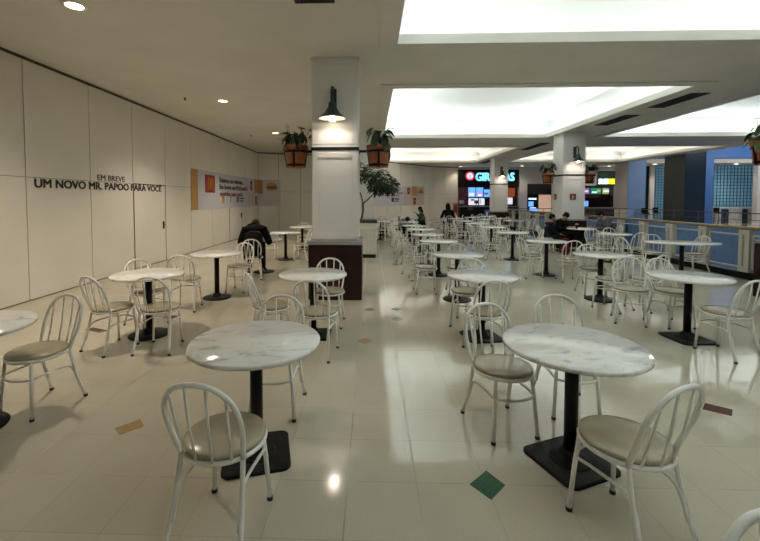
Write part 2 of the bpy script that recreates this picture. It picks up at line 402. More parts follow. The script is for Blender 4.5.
# hoarding walls: boards with dark joints
def hoard(name, A, B, joints, label, zseam=2.0, ztop=CEIL-.06):
    A=Vector((*A,0)); B=Vector((*B,0)); d=(B-A); L=d.length; x=d.normalized(); n=Vector((x.y,-x.x,0))
    b=MB(); b.T=Matrix(((x.x,n.x,0,A.x),(x.y,n.y,0,A.y),(0,0,1,0),(0,0,0,1)))   # local x along, y into the room
    b.box((-.02,-.10,0),(L+.02,-.025,CEIL),1)
    J=[0]+list(joints)+[L]; g=.010
    for i in range(len(J)-1):
        if J[i+1]-J[i]<.05: continue
        b.box((J[i]+g,-.025,.015),(J[i+1]-g,0,zseam-.004)); b.box((J[i]+g,-.025,zseam+.004),(J[i+1]-g,0,ztop))
    b.box((-.0,-.02,.0),(L,-.004,.02),1)
    return tag(b.build(name,['hoarding','gap']),label,'wall',kind='structure')
seams=[.4,1.85,3.25,4.70,6.12,7.57,8.95,10.38,11.87,13.46,15.12,17.10]
wl=hoard('wall_left',(WX,YB),(WX,19.05),[s-YB for s in seams],'cream boarded hoarding along the left side of the food court')
P1=(WX,19.05); P2=(-2.6,20.3); P3=(4.3,27.6); P4=(6.2,28.45)
hoard('wall_back',P1,P2,[1.0,2.1],'short cream hoarding past the left corner, holding the end of the banner')
hoard('wall_back_hoarding',P2,P3,[1.3,2.6,3.9,5.2,6.5,7.8,9.1],'cream hoarding slanting back behind the white pillar')
hoard('wall_back_end',P3,P4,[1.0],'cream hoarding ending at the black shop front')
wb=MB(); wb.box((WX-.3,YB-.2,-.3),(30,YB,6.7)); tag(wb.build('wall_rear',['white_wall']),'plain wall behind the viewer','wall',kind='structure')
wr=MB(); wr.box((29.8,YB,-.3),(30,34,6.7)); tag(wr.build('wall_right',['beige_wall']),'plain wall at the far end of the opposite gallery','wall',kind='structure')
# doors cut in the hoarding
def door(name,y0,y1,hy,label):
    b=MB(); b.box((WX-.002,y0,.02),(WX+.0025,y1,1.985)); b.box((WX-.001,y0-.022,.0),(WX+.003,y0,2.005),1); b.box((WX-.001,y1,.0),(WX+.003,y1+.022,2.005),1); b.box((WX-.001,y0-.022,1.985),(WX+.003,y1+.022,2.01),1)
    o=tag(b.build(name,['hoarding','gap']),label,'door',kind='structure')
    h=MB(); h.box((WX+.002,hy-.02,.86),(WX+.026,hy+.02,1.06)); h.tube([(WX+.02,hy,.98),(WX+.06,hy,.98),(WX+.06,hy-.11,.98)],.009)
    h.build('door_handle',['black_metal'],o)
door('door_1',8.98,10.35,10.24,'flush cream door in the hoarding under the black lettering')
door('door_2',15.15,16.6,16.48,'flush cream door in the hoarding below the long banner')

# lettering on the hoarding
t=text('UM NOVO MR. PAPOO PARA VOCÊ',.205,'black_paint',(WX+.006,6.27,1.835),(0,1,0),'wall_lettering',bold=.014,width=3.88,extrude=.002,words=True)
tag(t,'large black wall lettering UM NOVO MR. PAPOO PARA VOCÊ on the cream hoarding','lettering')
t=text('EM BREVE',.165,'grey_letter',(WX+.006,7.76,2.025),(0,1,0),'wall_lettering',bold=.004,width=.88,extrude=.002,words=True)
tag(t,'small grey wall lettering EM BREVE above the bigger black line','lettering')

# banners
def banner_part(name, F, rects, mats, parent, depth=.012):
    b=MB(); b.T=F
    for (x0,z0,x1,z1,mi,dz) in rects: b.box((x0,z0,dz),(x1,z1,dz+depth*.35),mi)
    return b.build(name,mats,parent)
def burger(F,cx,cz,w,parent):
    b=MB(); b.T=F; z=.006
    def half(cx,cz,w,h,up,mi):
        pts=[(cx+w/2*math.cos(a),cz+(h*math.sin(a) if up else -h*math.sin(a))) for a in [PI*i/12 for i in range(13)]]
        k=len(pts); b.add([(p[0],p[1],z) for p in pts]+[(p[0],p[1],z+.008) for p in pts],[tuple(range(k)),tuple(range(k,2*k))]+[(i,(i+1)%k,k+(i+1)%k,k+i) for i in range(k)],mi)
    half(cx,cz+w*.1,w,w*.36,True,0); half(cx,cz-w*.16,w,w*.2,False,0)
    b.box((cx-w*.52,cz-w*.15,z),(cx+w*.52,cz-w*.05,z+.01),1); b.box((cx-w*.54,cz-w*.05,z),(cx+w*.54,cz,z+.012),2); b.box((cx-w*.52,cz,z),(cx+w*.52,cz+w*.09,z+.01),3)
    b.build('burger_picture',['banner_gold','banner_brown','banner_green','banner_red'],parent)
def cup(F,cx,cz,w,h,parent,m='banner_red'):
    b=MB(); b.T=F; z=.006
    b.add([(cx-w*.36,cz-h/2,z),(cx+w*.36,cz-h/2,z),(cx+w/2,cz+h/2,z),(cx-w/2,cz+h/2,z),(cx-w*.36,cz-h/2,z+.008),(cx+w*.36,cz-h/2,z+.008),(cx+w/2,cz+h/2,z+.008),(cx-w/2,cz+h/2,z+.008)],
          [(0,3,2,1),(4,5,6,7),(0,1,5,4),(1,2,6,5),(2,3,7,6),(3,0,4,7)])
    b.box((cx-w*.2,cz-h*.1,z+.008),(cx+w*.2,cz+h*.2,z+.010),1)
    b.build('cup_picture',[m,'banner_gold'],parent)
def arches(F,cx,cz,w,parent):
    b=MB(); b.T=F
    pts=[]
    for s in (-1,1):
        path=[(cx+s*w*.5,cz-w*.5,.012),(cx+s*w*.44,cz,.012),(cx+s*w*.36,cz+w*.36,.012),(cx+s*w*.25,cz+w*.46,.012),(cx+s*w*.13,cz+w*.36,.012),(cx+s*w*.05,cz,.012),(cx,cz-w*.4,.012)]
        b.tube(smooth_path(path,4),w*.06,6)
    b.build('arches_logo',['banner_gold'],parent)
def banner_text(x,z,F,org,xd,parent,k=1.0):
    for s,dz,m,w,dx in (('Estamos em reforma.',0,'banner_dark',2.55,0),('Em breve um',-.25,'banner_dark',1.65,0),('McDonald\'s',-.25,'banner_red',1.45,1.75),('novinho para você.',-.50,'banner_red',2.5,.05)):
        o=Vector(org)+Vector(xd)*(x+dx*k)+Vector((0,0,z+dz*k))+Vector(xd).cross(Vector((0,0,1)))*.012
        text(s,.25*k,m,(o.x,o.y,o.z),xd,'banner_text',None,extrude=.002,bold=.016*k,width=w*k,words=True).parent=parent
# long banner: left wall piece plus the return on the short back wall, one banner
org=Vector((WX+.004,11.87,0)); Fb=frame(org,(0,1,0)); LB=19.05-11.87
bn=empty('banner',(0,0,0)); tag(bn,'long printed banner on the left hoarding wrapping round the wall corner','banner')
banner_part('panel',Fb,[(0,1.30,LB-.01,2.58,0,0)],['banner_white'],bn)
banner_part('orange_stripe',Fb,[(0,1.30,.47,2.58,0,.005)],['banner_orange'],bn)
banner_part('logo_square',Fb,[(1.02,1.86,1.84,2.46,0,.005)],['banner_red'],bn)
arches(Fb,1.43,2.14,.46,bn)
banner_text(2.25,2.25,Fb,org,(0,1,0),bn,1.0)
cup(Fb,2.6,1.62,.22,.28,bn,'banner_gold')
b=MB(); b.T=Fb; b.box((4.1,1.5,.005),(4.28,1.74,.01)); b.box((4.42,1.64,.005),(5.0,1.69,.01)); b.box((4.42,1.53,.005),(4.9,1.58,.01)); b.box((3.35,1.5,.005),(3.38,1.72,.01)); b.build('small_print',['banner_dark'],bn)
banner_part('picture_tile',Fb,[(5.75,1.31,LB-.01,1.88,0,.004)],['banner_pink'],bn); cup(Fb,6.05,2.25,.30,.42,bn); 
banner_part('orange_tile',Fb,[(6.5,1.92,LB-.01,2.57,0,.005)],['banner_orange'],bn); cup(Fb,6.75,1.58,.3,.4,bn)
d2=(Vector((*P2,0))-Vector((*P1,0))).normalized(); n2=Vector((d2.y,-d2.x,0)); org2=Vector((*P1,0))+n2*.004; F2=frame(org2,d2)
banner_part('panel',F2,[(.01,1.30,1.08,2.58,0,0)],['banner_white'],bn); banner_part('orange_tile',F2,[(.01,1.92,.22,2.57,0,.005)],['banner_orange'],bn)
banner_part('picture_tile',F2,[(.25,1.31,1.07,1.88,0,.004)],['banner_pink'],bn); burger(F2,.66,2.22,.5,bn)
# second banner on the slanting hoarding
d3=(Vector((*P3,0))-Vector((*P2,0))).normalized(); n3=Vector((d3.y,-d3.x,0)); org3=Vector((*P2,0))+n3*.004; F3=frame(org3,d3); 
b3=empty('banner'); tag(b3,'printed banner on the slanting back hoarding beyond the potted tree','banner')
def along(px):                       # distance along the slanting hoarding seen at column px
    r=ray(px,198.8); den=r.x*d3.y-r.y*d3.x; o=org3-EYE
    return (r.y*o.x-r.x*o.y)/den if abs(den)>1e-9 else 0
a0=along(366); a1=along(424)
banner_part('panel',F3,[(a0,1.22,a1,2.46,0,0)],['banner_white'],b3)
tl=along(404.5)
banner_text(along(383),2.12,F3,org3,d3,b3,(along(403)-along(383))/3.2)
b=MB(); b.T=F3; m0=along(391.5); b.box((m0,1.46,.005),(m0+.22,1.72,.01)); b.box((m0+.3,1.60,.005),(m0+.75,1.68,.01)); b.box((m0+.3,1.48,.005),(m0+.7,1.54,.01)); b.build('small_print',['banner_dark'],b3)
banner_part('picture_tile',F3,[(tl,1.23,a1,1.84,0,.004)],['banner_pink'],b3); banner_part('picture_tile',F3,[(tl,1.84,a1,2.45,0,.004)],['banner_pink'],b3)
banner_part('orange_tile',F3,[(along(411.5),1.86,along(417.5),2.45,0,.006)],['banner_orange'],b3)
cup(F3,along(408.5),2.15,.32,.42,b3); cup(F3,along(414.5),1.5,.34,.44,b3); burger(F3,along(420.5),2.12,.5,b3)

# ------------------------------------------------------------------ columns
CW=.73
def make_column():
    h=CW/2; b=MB(); b.box((-h,-h,.9),(h,h,CEIL))
    col=tag(b.build('column',['column']),'x','pillar',kind='structure')
    f=MB(); t=.016; s=.085
    for k in range(4):
        f.T=Matrix.Rotation(k*PI/2,4,'Z')
        for z0,z1 in ((.99,2.40),(2.53,CEIL-.03)):
            f.box((-h,-h-t,z0),(-h+s,-h,z1)); f.box((h-s,-h-t,z0),(h,-h,z1)); f.box((-h+s,-h-t,z1-s),(h-s,-h,z1)); f.box((-h+s,-h-t,z0),(h-s,-h,z0+s))
            i=s+.02; f.box((-h+s,-h-t*.5,z0+s),(-h+i,-h,z1-s)); f.box((h-i,-h-t*.5,z0+s),(h-s,-h,z1-s)); f.box((-h+s,-h-t*.5,z1-i),(h-s,-h,z1-s)); f.box((-h+s,-h-t*.5,z0+s),(h-s,-h,z0+i))
        f.box((-h,-h-.01,2.40),(h,-h,2.53)); f.box((-h-.006,-h-.03,CEIL-.05),(h+.006,-h,CEIL))
    f.build('panel_moulding',['column'],col,bevel=.004)
    q=.435; b=MB(); b.box((-q,-q,0),(q,q,.905)); b.build('wooden_base',['base_wood'],col,bevel=.01)
    b=MB(); b.box((-q-.012,-q-.012,.905),(q+.012,q+.012,.955)); b.build('base_ledge',['grey_trim'],col,bevel=.006)
    g=h+.022; b=MB()
    for a,c in (((-g,-g),(g,-g+.012)),((-g,g-.012),(g,g)),((-g,-g),(-g+.012,g)),((g-.012,-g),(g,g))): b.box((a[0],a[1],2.435),(c[0],c[1],2.485))
    for s_ in (-1,1): b.box((s_*g if s_>0 else -g-.12,-.02,2.44),(g+.12 if s_>0 else -g,.02,2.48))
    b.build('iron_band',['black_metal'],col)
    return col
def make_lamp():
    r=empty('wall_lamp')
    b=MB(); b.box((-.05,-.03,2.98),(.05,0,3.36)); b.build('wall_plate',['green_metal'],r,bevel=.008)
    b=MB(); b.tube(smooth_path([(0,-.02,3.30),(0,-.10,3.36),(0,-.20,3.33),(0,-.25,3.22),(0,-.25,3.08)],6),.018,10); b.build('gooseneck_arm',['green_metal'],r)
    b=MB(); b.lathe([(.03,3.10),(.055,3.09),(.06,3.02),(.075,2.99),(.09,2.985)],24,c=(0,-.25,0)); b.build('lamp_cap',['green_metal'],r)
    b=MB(); b.lathe([(.07,3.0),(.085,2.985),(.12,2.93),(.17,2.88),(.212,2.852),(.215,2.840),(.205,2.843)],32,c=(0,-.25,0),mi=0,caps=False)
    o=b.build('lamp_shade',['green_metal'],r)
    b=MB(); 
    vs=[];fs=[];prof=[(.205,2.842),(.165,2.872),(.115,2.922),(.08,2.975),(.0,2.978)]
    for i in range(32):
        a=2*PI*i/32
        for rr,z in prof: vs.append((rr*math.cos(a),-.25+rr*math.sin(a),z))
    for i in range(32):
        j=(i+1)%32
        for q in range(4): fs.append((i*5+q,j*5+q,j*5+q+1,i*5+q+1))
    b.add(vs,fs,0,True); b.build('white_lining',['white_inner'],o)
    b=MB(); b.ball((0,-.25,2.86),(.035,.035,.05)); b.build('bulb',['bulb'],r)
    b=MB()
    for k in range(6):
        a=k*PI/3; b.tube([(.06*math.cos(a),-.25+.06*math.sin(a),2.93),(.06*math.cos(a),-.25+.06*math.sin(a),2.80),(.03*math.cos(a),-.25+.03*math.sin(a),2.765)],.004,6)
    b.tube([(.06*math.cos(2*PI*i/16),-.25+.06*math.sin(2*PI*i/16),2.82) for i in range(16)],.004,6,closed=True)
    b.build('bulb_guard',['white_metal'],r)
    return r
def lamp_light(x,y,z,e):
    la=bpy.data.lights.new('column_lamp_light','SPOT'); la.energy=e; la.color=(1,.85,.76); la.spot_size=rad(150); la.spot_blend=.35; la.shadow_soft_size=.04
    o=bpy.data.objects.new('column_lamp_light',la); COL.objects.link(o); o.location=(x,y,z)
def make_pot(seed,light=False):
    rnd=random.Random(seed); r=empty('hanging_pot')
    b=MB(); b.lathe([(.15,0),(.155,.01),(.185,.27),(.205,.30),(.21,.37),(.20,.375),(.19,.34),(.0,.33)],24); b.build('pot',['terracotta'],r)
    b=MB(); b.lathe([(.152,.02),(.160,.02),(.163,.06),(.155,.06)],24,caps=False); b.lathe([(.186,.25),(.197,.25),(.20,.29),(.188,.29)],24,caps=False)
    for k in range(4):
        a=k*PI/2+PI/4*0; b.T=Matrix.Rotation(a,4,'Z'); b.add([(.15,-.02,.0),(.15,.02,.0),(.162,.02,0),(.162,-.02,0),(.19,-.02,.29),(.19,.02,.29),(.203,.02,.29),(.203,-.02,.29)],[(0,3,2,1),(4,5,6,7),(0,1,5,4),(1,2,6,5),(2,3,7,6),(3,0,4,7)])
    b.T=Matrix.Identity(4); b.build('iron_strap',['black_metal'],r)
    b=MB()
    for k in range(12):
        a=rnd.uniform(0,2*PI); rr=rnd.uniform(.05,.14); h=rnd.uniform(.10,.34); base=(rr*math.cos(a),rr*math.sin(a),.34)
        tip=(base[0]+.1*math.cos(a)*rnd.random(),base[1]+.1*math.sin(a)*rnd.random(),.34+h)
        b.tube([base,tip],.004,5)
        for q in range(3): 
            aa=a+rnd.uniform(-1.4,1.4); b.leaf(tip,(math.cos(aa)*.6,math.sin(aa)*.6,rnd.uniform(-.9,.6)),rnd.uniform(.13,.21),rnd.uniform(.07,.11),rnd.uniform(.4,1.0),side=rnd.uniform(-.5,.5))
    b.build('foliage',['leaf_light' if light else 'leaf'],r)
    b=MB()
    for k in range(3):
        a=rnd.uniform(0,2*PI); p=(.09*math.cos(a),.09*math.sin(a),.34); q=(.16*math.cos(a),.16*math.sin(a),.34+rnd.uniform(.3,.42))
        b.tube([p,((p[0]+q[0])/2,(p[1]+q[1])/2+.01,(p[2]+q[2])/2),q],.004,5)
        for j in range(5): b.leaf(q,(math.cos(j*1.256),math.sin(j*1.256),.35),.05,.035,.2,1)
    b.build('flower_stem',['leaf_light','petal'],r)
    return r
def xat_(px,Y): return atY(px,198.85,Y).x
RXC=6.55+CW/2; LXC=-.585
cols=[(LXC,6.765,'white panelled pillar with dark wooden base standing nearest the viewer'),(RXC,14.065,'white panelled pillar with two small red signs, by the railing'),
      (xat_(494,22.0)+CW/2,22.0+CW/2,'white panelled pillar standing in front of the black shop front'),(RXC,6.41,'pillar at the right edge with only its dark base showing beside the railing'),
      (-.30,14.065,'white pillar behind the potted tree and the nearest pillar')]
col0=make_column(); lamp0=make_lamp(); pots=[make_pot(3),make_pot(8),make_pot(11),make_pot(17),make_pot(5,True)]
index_children()
lamp_lab={0:'dark green gooseneck barn lamp lit on the nearest white pillar',1:'dark green barn lamp on the pillar with the small red signs',2:'small dark barn lamp on the pillar before the black shop front'}
for i,(x,y,lab) in enumerate(cols):
    c=col0 if i==0 else copy_tree(col0); c.location=(x,y,0); tag(c,lab,'pillar',kind='structure')
    if i in lamp_lab:
        l=lamp0 if i==0 else copy_tree(lamp0); l.location=(x+(-.02 if i==0 else 0),y-CW/2-.016,.05); tag(l,lamp_lab[i],'lamp','barn lamps on the pillars')
        lamp_light(x+(-.02 if i==0 else 0),y-CW/2-.266,2.90,60 if i==0 else 50)
pot_at=[(LXC-CW/2-.345,6.765,0,'terracotta pot with a drooping dark plant hung left of the nearest pillar'),(LXC+CW/2+.345,6.765,1,'terracotta pot with dark leaves hung right of the nearest pillar'),
        (RXC-CW/2-.345,14.065,2,'bushy pot hung left of the pillar with the red signs'),(RXC+CW/2+.345,14.065,3,'dark leafy pot hung right of the pillar with the red signs'),
        (RXC-CW/2-.345,6.41,4,'pot with pale broad leaves and white blooms cut off by the right edge')]
for x,y,k,lab in pot_at:
    p=pots[k]; p.location=(x,y,2.185); tag(p,lab,'hanging plant','terracotta pots hung on the pillars')
# red signs on the pillar
for (x,y,xd,lab) in ((RXC-.03,14.065-CW/2-.017,(1,0,0),'small red square sign on the front of the railing pillar'),(RXC-CW/2-.017,14.2,(0,-1,0),'small red sign on the side face of the railing pillar')):
    r=empty('wall_sign'); tag(r,lab,'sign'); F=frame((x,y,1.62),xd)
    b=MB(); b.T=F; b.box((-.1,0,0),(.1,.2,.008)); b.build('sign_plate',['sign_red'],r)
    b=MB(); b.T=F; b.box((-.03,.03,.008),(.01,.13,.011)); b.box((-.02,.13,.008),(.0,.16,.011)); b.box((.02,.1,.008),(.05,.12,.011)); b.build('sign_symbol',['lit_white' if False else 'paper'],r)

# planter with tree behind the first pillar
pl=empty('potted_tree',(-.30,11.4,0)); tag(pl,'dark leafy tree in a white slatted planter box behind the nearest pillar','potted tree')
b=MB(); b.box((-.46,-.46,.10),(.46,.46,.98)); 
for k in range(9): b.box((-.44+k*.1,-.475,.14),(-.36+k*.1,-.46,.72))
b.box((-.475,-.475,.80),(.475,.475,.84)); b.build('planter_box',['planter'],pl,bevel=.006)
b=MB(); b.box((-.43,-.43,0),(.43,.43,.10)); b.build('plinth',['black_metal'],pl)
b=MB(); b.box((-.47,-.47,.98),(.47,.47,1.02)); b.build('soil',['soil'],pl)
rnd=random.Random(4); b=MB(); tips=[]
for (p,q,r0) in (((0,0,1.0),(.06,0,1.55),.028),((.06,0,1.5),(.46,-.05,1.92),.018),((.06,0,1.55),(-.16,.05,2.1),.018),((.46,-.05,1.92),(.72,-.1,2.2),.012),((.46,-.05,1.92),(.36,.1,2.4),.012),((-.16,.05,2.1),(-.1,0,2.55),.012),((-.16,.05,2.1),(-.4,.1,2.4),.012)):
    mid=((p[0]+q[0])/2+.03,(p[1]+q[1])/2,(p[2]+q[2])/2); b.tube(smooth_path([p,mid,q],3),r0,7); tips.append(q)
b.build('trunk',['bark'],pl)
b=MB()
for c,rr,n in (((.62,-.08,2.15),.33,420),((.36,.05,2.36),.32,330),((-.15,.05,2.40),.34,230),((.85,-.05,2.02),.22,190),((.42,-.05,1.98),.22,150)):
    for k in range(n):
        d=Vector((rnd.gauss(0,1),rnd.gauss(0,1),rnd.gauss(0,1))).normalized(); p=Vector(c)+d*rr*(rnd.random()**.45)
        b.leaf(p,(d.x+rnd.uniform(-.5,.5),d.y+rnd.uniform(-.5,.5),d.z*.5-.1),rnd.uniform(.08,.13),.05,.4,side=rnd.uniform(-.8,.8))
b.build('foliage',['leaf'],pl)

# ------------------------------------------------------------------ ceiling fittings
def spot(x,y,z,e,ang=125,col=(1,.86,.68),blend=.7):
    la=bpy.data.lights.new('downlight_lamp','SPOT'); la.energy=e; la.color=col; la.spot_size=rad(ang); la.spot_blend=blend; la.shadow_soft_size=.14
    o=bpy.data.objects.new('downlight_lamp',la); COL.objects.link(o); o.location=(x,y,z)
def downlight(x,y,lab,e=300,z=CEIL,r=.095):
    d=empty('downlight',(x,y,z)); tag(d,lab,'ceiling light','recessed downlights')
    b=MB(); b.lathe([(r,-.004),(r+.03,-.010),(r+.035,-.004),(r+.035,.0),(r,.0)],28,caps=False); b.build('trim_ring',['white_inner'],d)
    b=MB(); b.lathe([(0.001,-.0035),(r,-.0035),(r,-.001),(.001,-.001)],28); b.build('lens',['downlight'],d)
    if e: spot(x,y,z-.03,e)
downlight(-3.49,4.61,'recessed downlight over the left tables, nearest the viewer')
downlight(-3.44,9.12,'recessed downlight over the left tables, middle of the line')
downlight(-3.30,13.57,'recessed downlight over the left tables, farthest along the line')
for px,py,lab in ((459.6,166.8,'small downlight left of the black shop sign'),(519.7,165.9,'small downlight right of the black shop sign'),(603.5,168.8,'small downlight above the green sandwich shop sign')):
    d=ray(px,py); p=EYE+d*((CEIL-EYE.z)/d.z); y=min(p.y,27.9); x=(px-371.2)/393.5*y; downlight(x,y,lab,60,r=.10)
for x,y,lab in ((-4.19,8.82,'tiny ceiling sprinkler near the middle left downlight'),(-4.27,13.96,'tiny ceiling sprinkler near the farthest left downlight')):
    s=empty('sprinkler',(x,y,CEIL)); tag(s,lab,'sprinkler')
    b=MB(); b.lathe([(.035,-.006),(.035,0),(.0,0)],16); b.build('plate',['black_metal'],s)
    b=MB(); b.tube([(0,0,-.004),(0,0,-.05)],.012,8); b.lathe([(.001,-.055),(.028,-.052),(.028,-.048),(.001,-.046)],12); b.build('nozzle',['black_metal'],s)
def vent(x0,x1,y0,y1,lab):
    v=empty('ceiling_vent',((x0+x1)/2,(y0+y1)/2,CEIL)); tag(v,lab,'vent','ceiling air vents'); w=(x1-x0)/2; l=(y1-y0)/2
    b=MB(); b.box((-w,-l,-.012),(-w+.025,l,0)); b.box((w-.025,-l,-.012),(w,l,0)); b.box((-w,-l,-.012),(w,-l+.025,0)); b.box((-w,l-.025,-.012),(w,l,0)); b.box((-w,-l,-.002),(w,l,0)); b.build('vent_frame',['slat'],v)
    b=MB(); n=max(3,int((x1-x0)/.05))
    for i in range(1,n): b.box((-w+2*w*i/n-.004,-l+.02,-.012),(-w+2*w*i/n+.004,l-.02,-.001))
    b.build('slats',['slat'],v)
vent(6.86,7.26,8.75,10.1,'dark slotted vent between the trays, nearest the viewer'); vent(6.86,7.26,10.95,12.45,'dark slotted vent between the trays, second from the viewer')
vent(6.86,7.26,16.3,18.6,'dark slotted vent just past the railing pillar'); vent(6.86,7.26,22.6,25.5,'dark slotted vent close to the black shop front')
vent(-.88,-.42,4.15,4.62,'dark ceiling vent at the top edge above the nearest pillar')

# ------------------------------------------------------------------ railing along the void
def glass_panel(parent,y0,y1,z0=.17,z1=.90,x=RX):
    b=MB(); b.box((x+.02,y0,z0),(x+.03,y1,z1)); b.build('glass_pane',['glass_clear'],parent)
rail=empty('railing',(0,0,0)); tag(rail,'cream post railing with bronze handrail and glass panes along the void','railing')
b=MB(); b.tube([(RX,1.0,1.04),(RX,24.1,1.04)],.038,12); b.box((RX-.06,1.0,1.035),(RX+.06,24.1,1.068)); b.build('handrail',['brass'],rail)
Y=8.39-6*1.03; ypts=[]
while Y<24: ypts.append(Y); Y+=1.03
b0=None
for i,y in enumerate(ypts):
    if i==0:
        b=MB(); b.box((RX-.05,-.115,.13),(RX+.05,-.035,.99)); b.box((RX-.05,.035,.13),(RX+.05,.115,.99)); b.box((RX-.055,-.12,.90),(RX+.055,.12,1.005)); b.box((RX-.055,-.12,.13),(RX+.055,.12,.24)); b.box((RX-.02,-.035,.24),(RX+.02,.035,.9))
        b0=b.build('post',['rail_post'],rail,bevel=.006); b0.location=(0,y,0)
    else:
        c=b0.copy(); COL.objects.link(c); c.parent=rail; c.location=(0,y,0)
    if i<len(ypts)-1:
        g=MB(); ya,yb=y+.13,ypts[i+1]-.13
        g.box((RX-.012,ya,.885),(RX+.03,yb,.91)); g.box((RX-.012,ya,.20),(RX+.03,yb,.23)); g.box((RX-.012,ya,.20),(RX+.03,ya+.03,.91)); g.box((RX-.012,yb-.03,.20),(RX+.03,yb,.91)); g.build('pane_frame',['rail_post'],rail)
        glass_panel(rail,ya+.03,yb-.03,.23,.885)
b=MB(); b.box((RX-.10,YB,0),(RX+.14,24.2,.13)); tag(b.build('trim_1',['black_gloss']),'black kerb under the cream railing','trim',kind='structure')
# opposite gallery edge and its rail, and the rail at the far end of the void
b=MB(); b.box((FARX-.12,YB,-3.2),(FARX,24.2,.42)); b.box((RX+.14,24.2,-3.2),(FARX,24.32,.42)); b.box((RX+.02,YB,-3.2),(RX+.14,24.3,-.0)); 
tag(b.build('trim_2',['blue_parapet']),'blue panelled edge of the gallery across the void','trim',kind='structure')
fr=empty('railing'); tag(fr,'thin dark tube railing on the far side of the void','railing')
b=MB(); b.tube([(FARX-.06,4,1.05),(FARX-.06,24.26,1.05),(RX+.3,24.26,1.05)],.022,8); b.build('handrail',['grey_rail'],fr)
b=MB(); b.tube([(FARX-.06,4,.78),(FARX-.06,24.26,.78),(RX+.3,24.26,.78)],.012,8); b.build('lower_rail',['grey_rail'],fr)
q0=None
for k in range(14):
    p=(FARX-.06,4.2+k*1.5,0)
    if q0 is None:
        b=MB(); b.tube([(0,0,.42),(0,0,1.05)],.016,8); q0=b.build('post',['grey_rail'],fr); q0.location=p
    else:
        c=q0.copy(); COL.objects.link(c); c.parent=fr; c.location=p
for k in range(5):
    c=q0.copy(); COL.objects.link(c); c.parent=fr; c.location=(RX+1.2+k*1.5,24.26,0)

# ------------------------------------------------------------------ far shop fronts (plane y = YS)
def bx(mb,x0p,y0p,x1p,y1p,Y,dep,mi=0,off=0):        # box whose front face covers a rectangle of the photo, standing in the plane y=Y
    a=atY(x0p,y1p,Y); c=atY(x1p,y0p,Y); mb.box((a.x,Y+off,a.z),(c.x,Y+off+dep,c.z),mi)
def zat(py,Y): return EYE.z-(py-198.85)*Y/393.5
def xat(px,Y): return atY(px,198.85,Y).x
b=MB()
b.box((xat(450.5,YS),YS-.02,0),(xat(458,YS),YS+.3,CEIL)); b.box((xat(519.3,YS),YS-.02,0),(xat(527,YS),YS+.3,CEIL)); b.box((xat(553,YS),YS,0),(xat(579,YS),YS+.3,CEIL)); b.box((xat(616,YS),YS,0),(18.4,YS+.3,CEIL))
b.box((xat(527,YS),YS,zat(184,YS)),(xat(553,YS),YS+.3,CEIL)); b.box((xat(579,YS),YS,zat(171.5,YS)),(xat(616,YS),YS+.3,CEIL)); b.box((xat(579,YS),YS,zat(186,YS)),(xat(598,YS),YS+.3,CEIL)); b.box((xat(458,YS),YS,zat(169.5,YS)),(xat(519.3,YS),YS+.3,CEIL))
tag(b.build('wall_shop_fronts',['white_wall']),'pale piers and lintels between the far shop openings','wall',kind='structure')
b=MB(); b.box((4.5,33,0),(19,33.2,3.8)); 
for px in (456,529,566,622): b.box((xat(px,YS)-.05,YS+.3,0),(xat(px,YS)+.05,33,3.8))
tag(b.build('wall_shop_interior',['dark_wall']),'dark inner walls of the far shops','wall',kind='structure')
# burger shop sign
sg=empty('shop_sign'); tag(sg,'black fascia with glowing blue letters above the far burger counter','shop sign')
b=MB(); bx(b,458.2,169.6,519.2,187,YS-.12,.12); b.build('fascia',['black_gloss'],sg)
p=atY(475.5,180.9,YS-.13); w=(512.5-475.5)/393.5*YS
text('GIRAFFAS',.80,'screen_cyan',(p.x,YS-.135,p.z),(1,0,0),'lettering',sg,extrude=.03,bold=.06,width=w)
c=atY(470,176,YS-.14); b=MB()
b.T=Matrix.Translation((c.x,YS-.13,c.z))@Matrix.Rotation(PI/2,4,'X'); b.lathe([(.001,0),(.31,0),(.31,.03),(.001,.03)],28,0); b.lathe([(.001,.03),(.2,.03),(.2,.04),(.001,.04)],28,1); b.build('round_logo',['screen_red','lit_white'],sg)
text('g',.42,'screen_blue',(c.x-.1,YS-.18,c.z-.08),(1,0,0),'logo_letter',sg,extrude=.01,bold=.02)
# its menu screens
def board(x0,y0,x1,y1,Y,m,lab,cat='menu board',dec=(),name='menu_board'):
    r=empty(name); tag(r,lab,cat)
    bb=MB(); bx(bb,x0-.3,y0-.3,x1+.3,y1+.3,Y,.08); bb.build('casing',['black_gloss'],r)
    bb=MB(); bx(bb,x0,y0,x1,y1,Y-.012,.012); bb.build('screen',[m],r)
    for (a,b_,c_,d_,m2) in dec:
        bb=MB(); bx(bb,a,b_,c_,d_,Y-.02,.008); bb.build('picture',[m2],r)
    return r
YI=31.0
board(468.3,187.5,475.5,197,YI,'screen_blue','bright blue menu screen, first of three in the burger shop',dec=((469,193,474,196,'screen_white'),))
board(476.2,187.5,483.2,197,YI,'screen_blue','bright blue menu screen, middle of three in the burger shop',dec=((477,192.5,482.5,193.6,'screen_red'),(478,194,482,196,'screen_white')))
board(484,189.5,490.6,197,YI,'screen_blue','bright blue menu screen, third and lowest in the burger shop',dec=((484.6,192.5,488,194.5,'banner_gold'),))
board(468.5,198.3,478,205,YI,'screen_white','white lit picture panel with a burger under the blue screens',cat='lit panel',dec=((470.5,199,474.5,200.8,'banner_gold'),),name='lit_panel')
board(479,198.3,484.5,205,YI,'screen_white','narrow white lit panel beside the burger picture panel',cat='lit panel',dec=((479.8,199,480.6,204,'banner_dark'),),name='lit_panel')
board(506.5,197.6,512.6,204.2,YI,'screen_white','white lit panel right of the pillar in the burger shop',cat='lit panel',name='lit_panel')
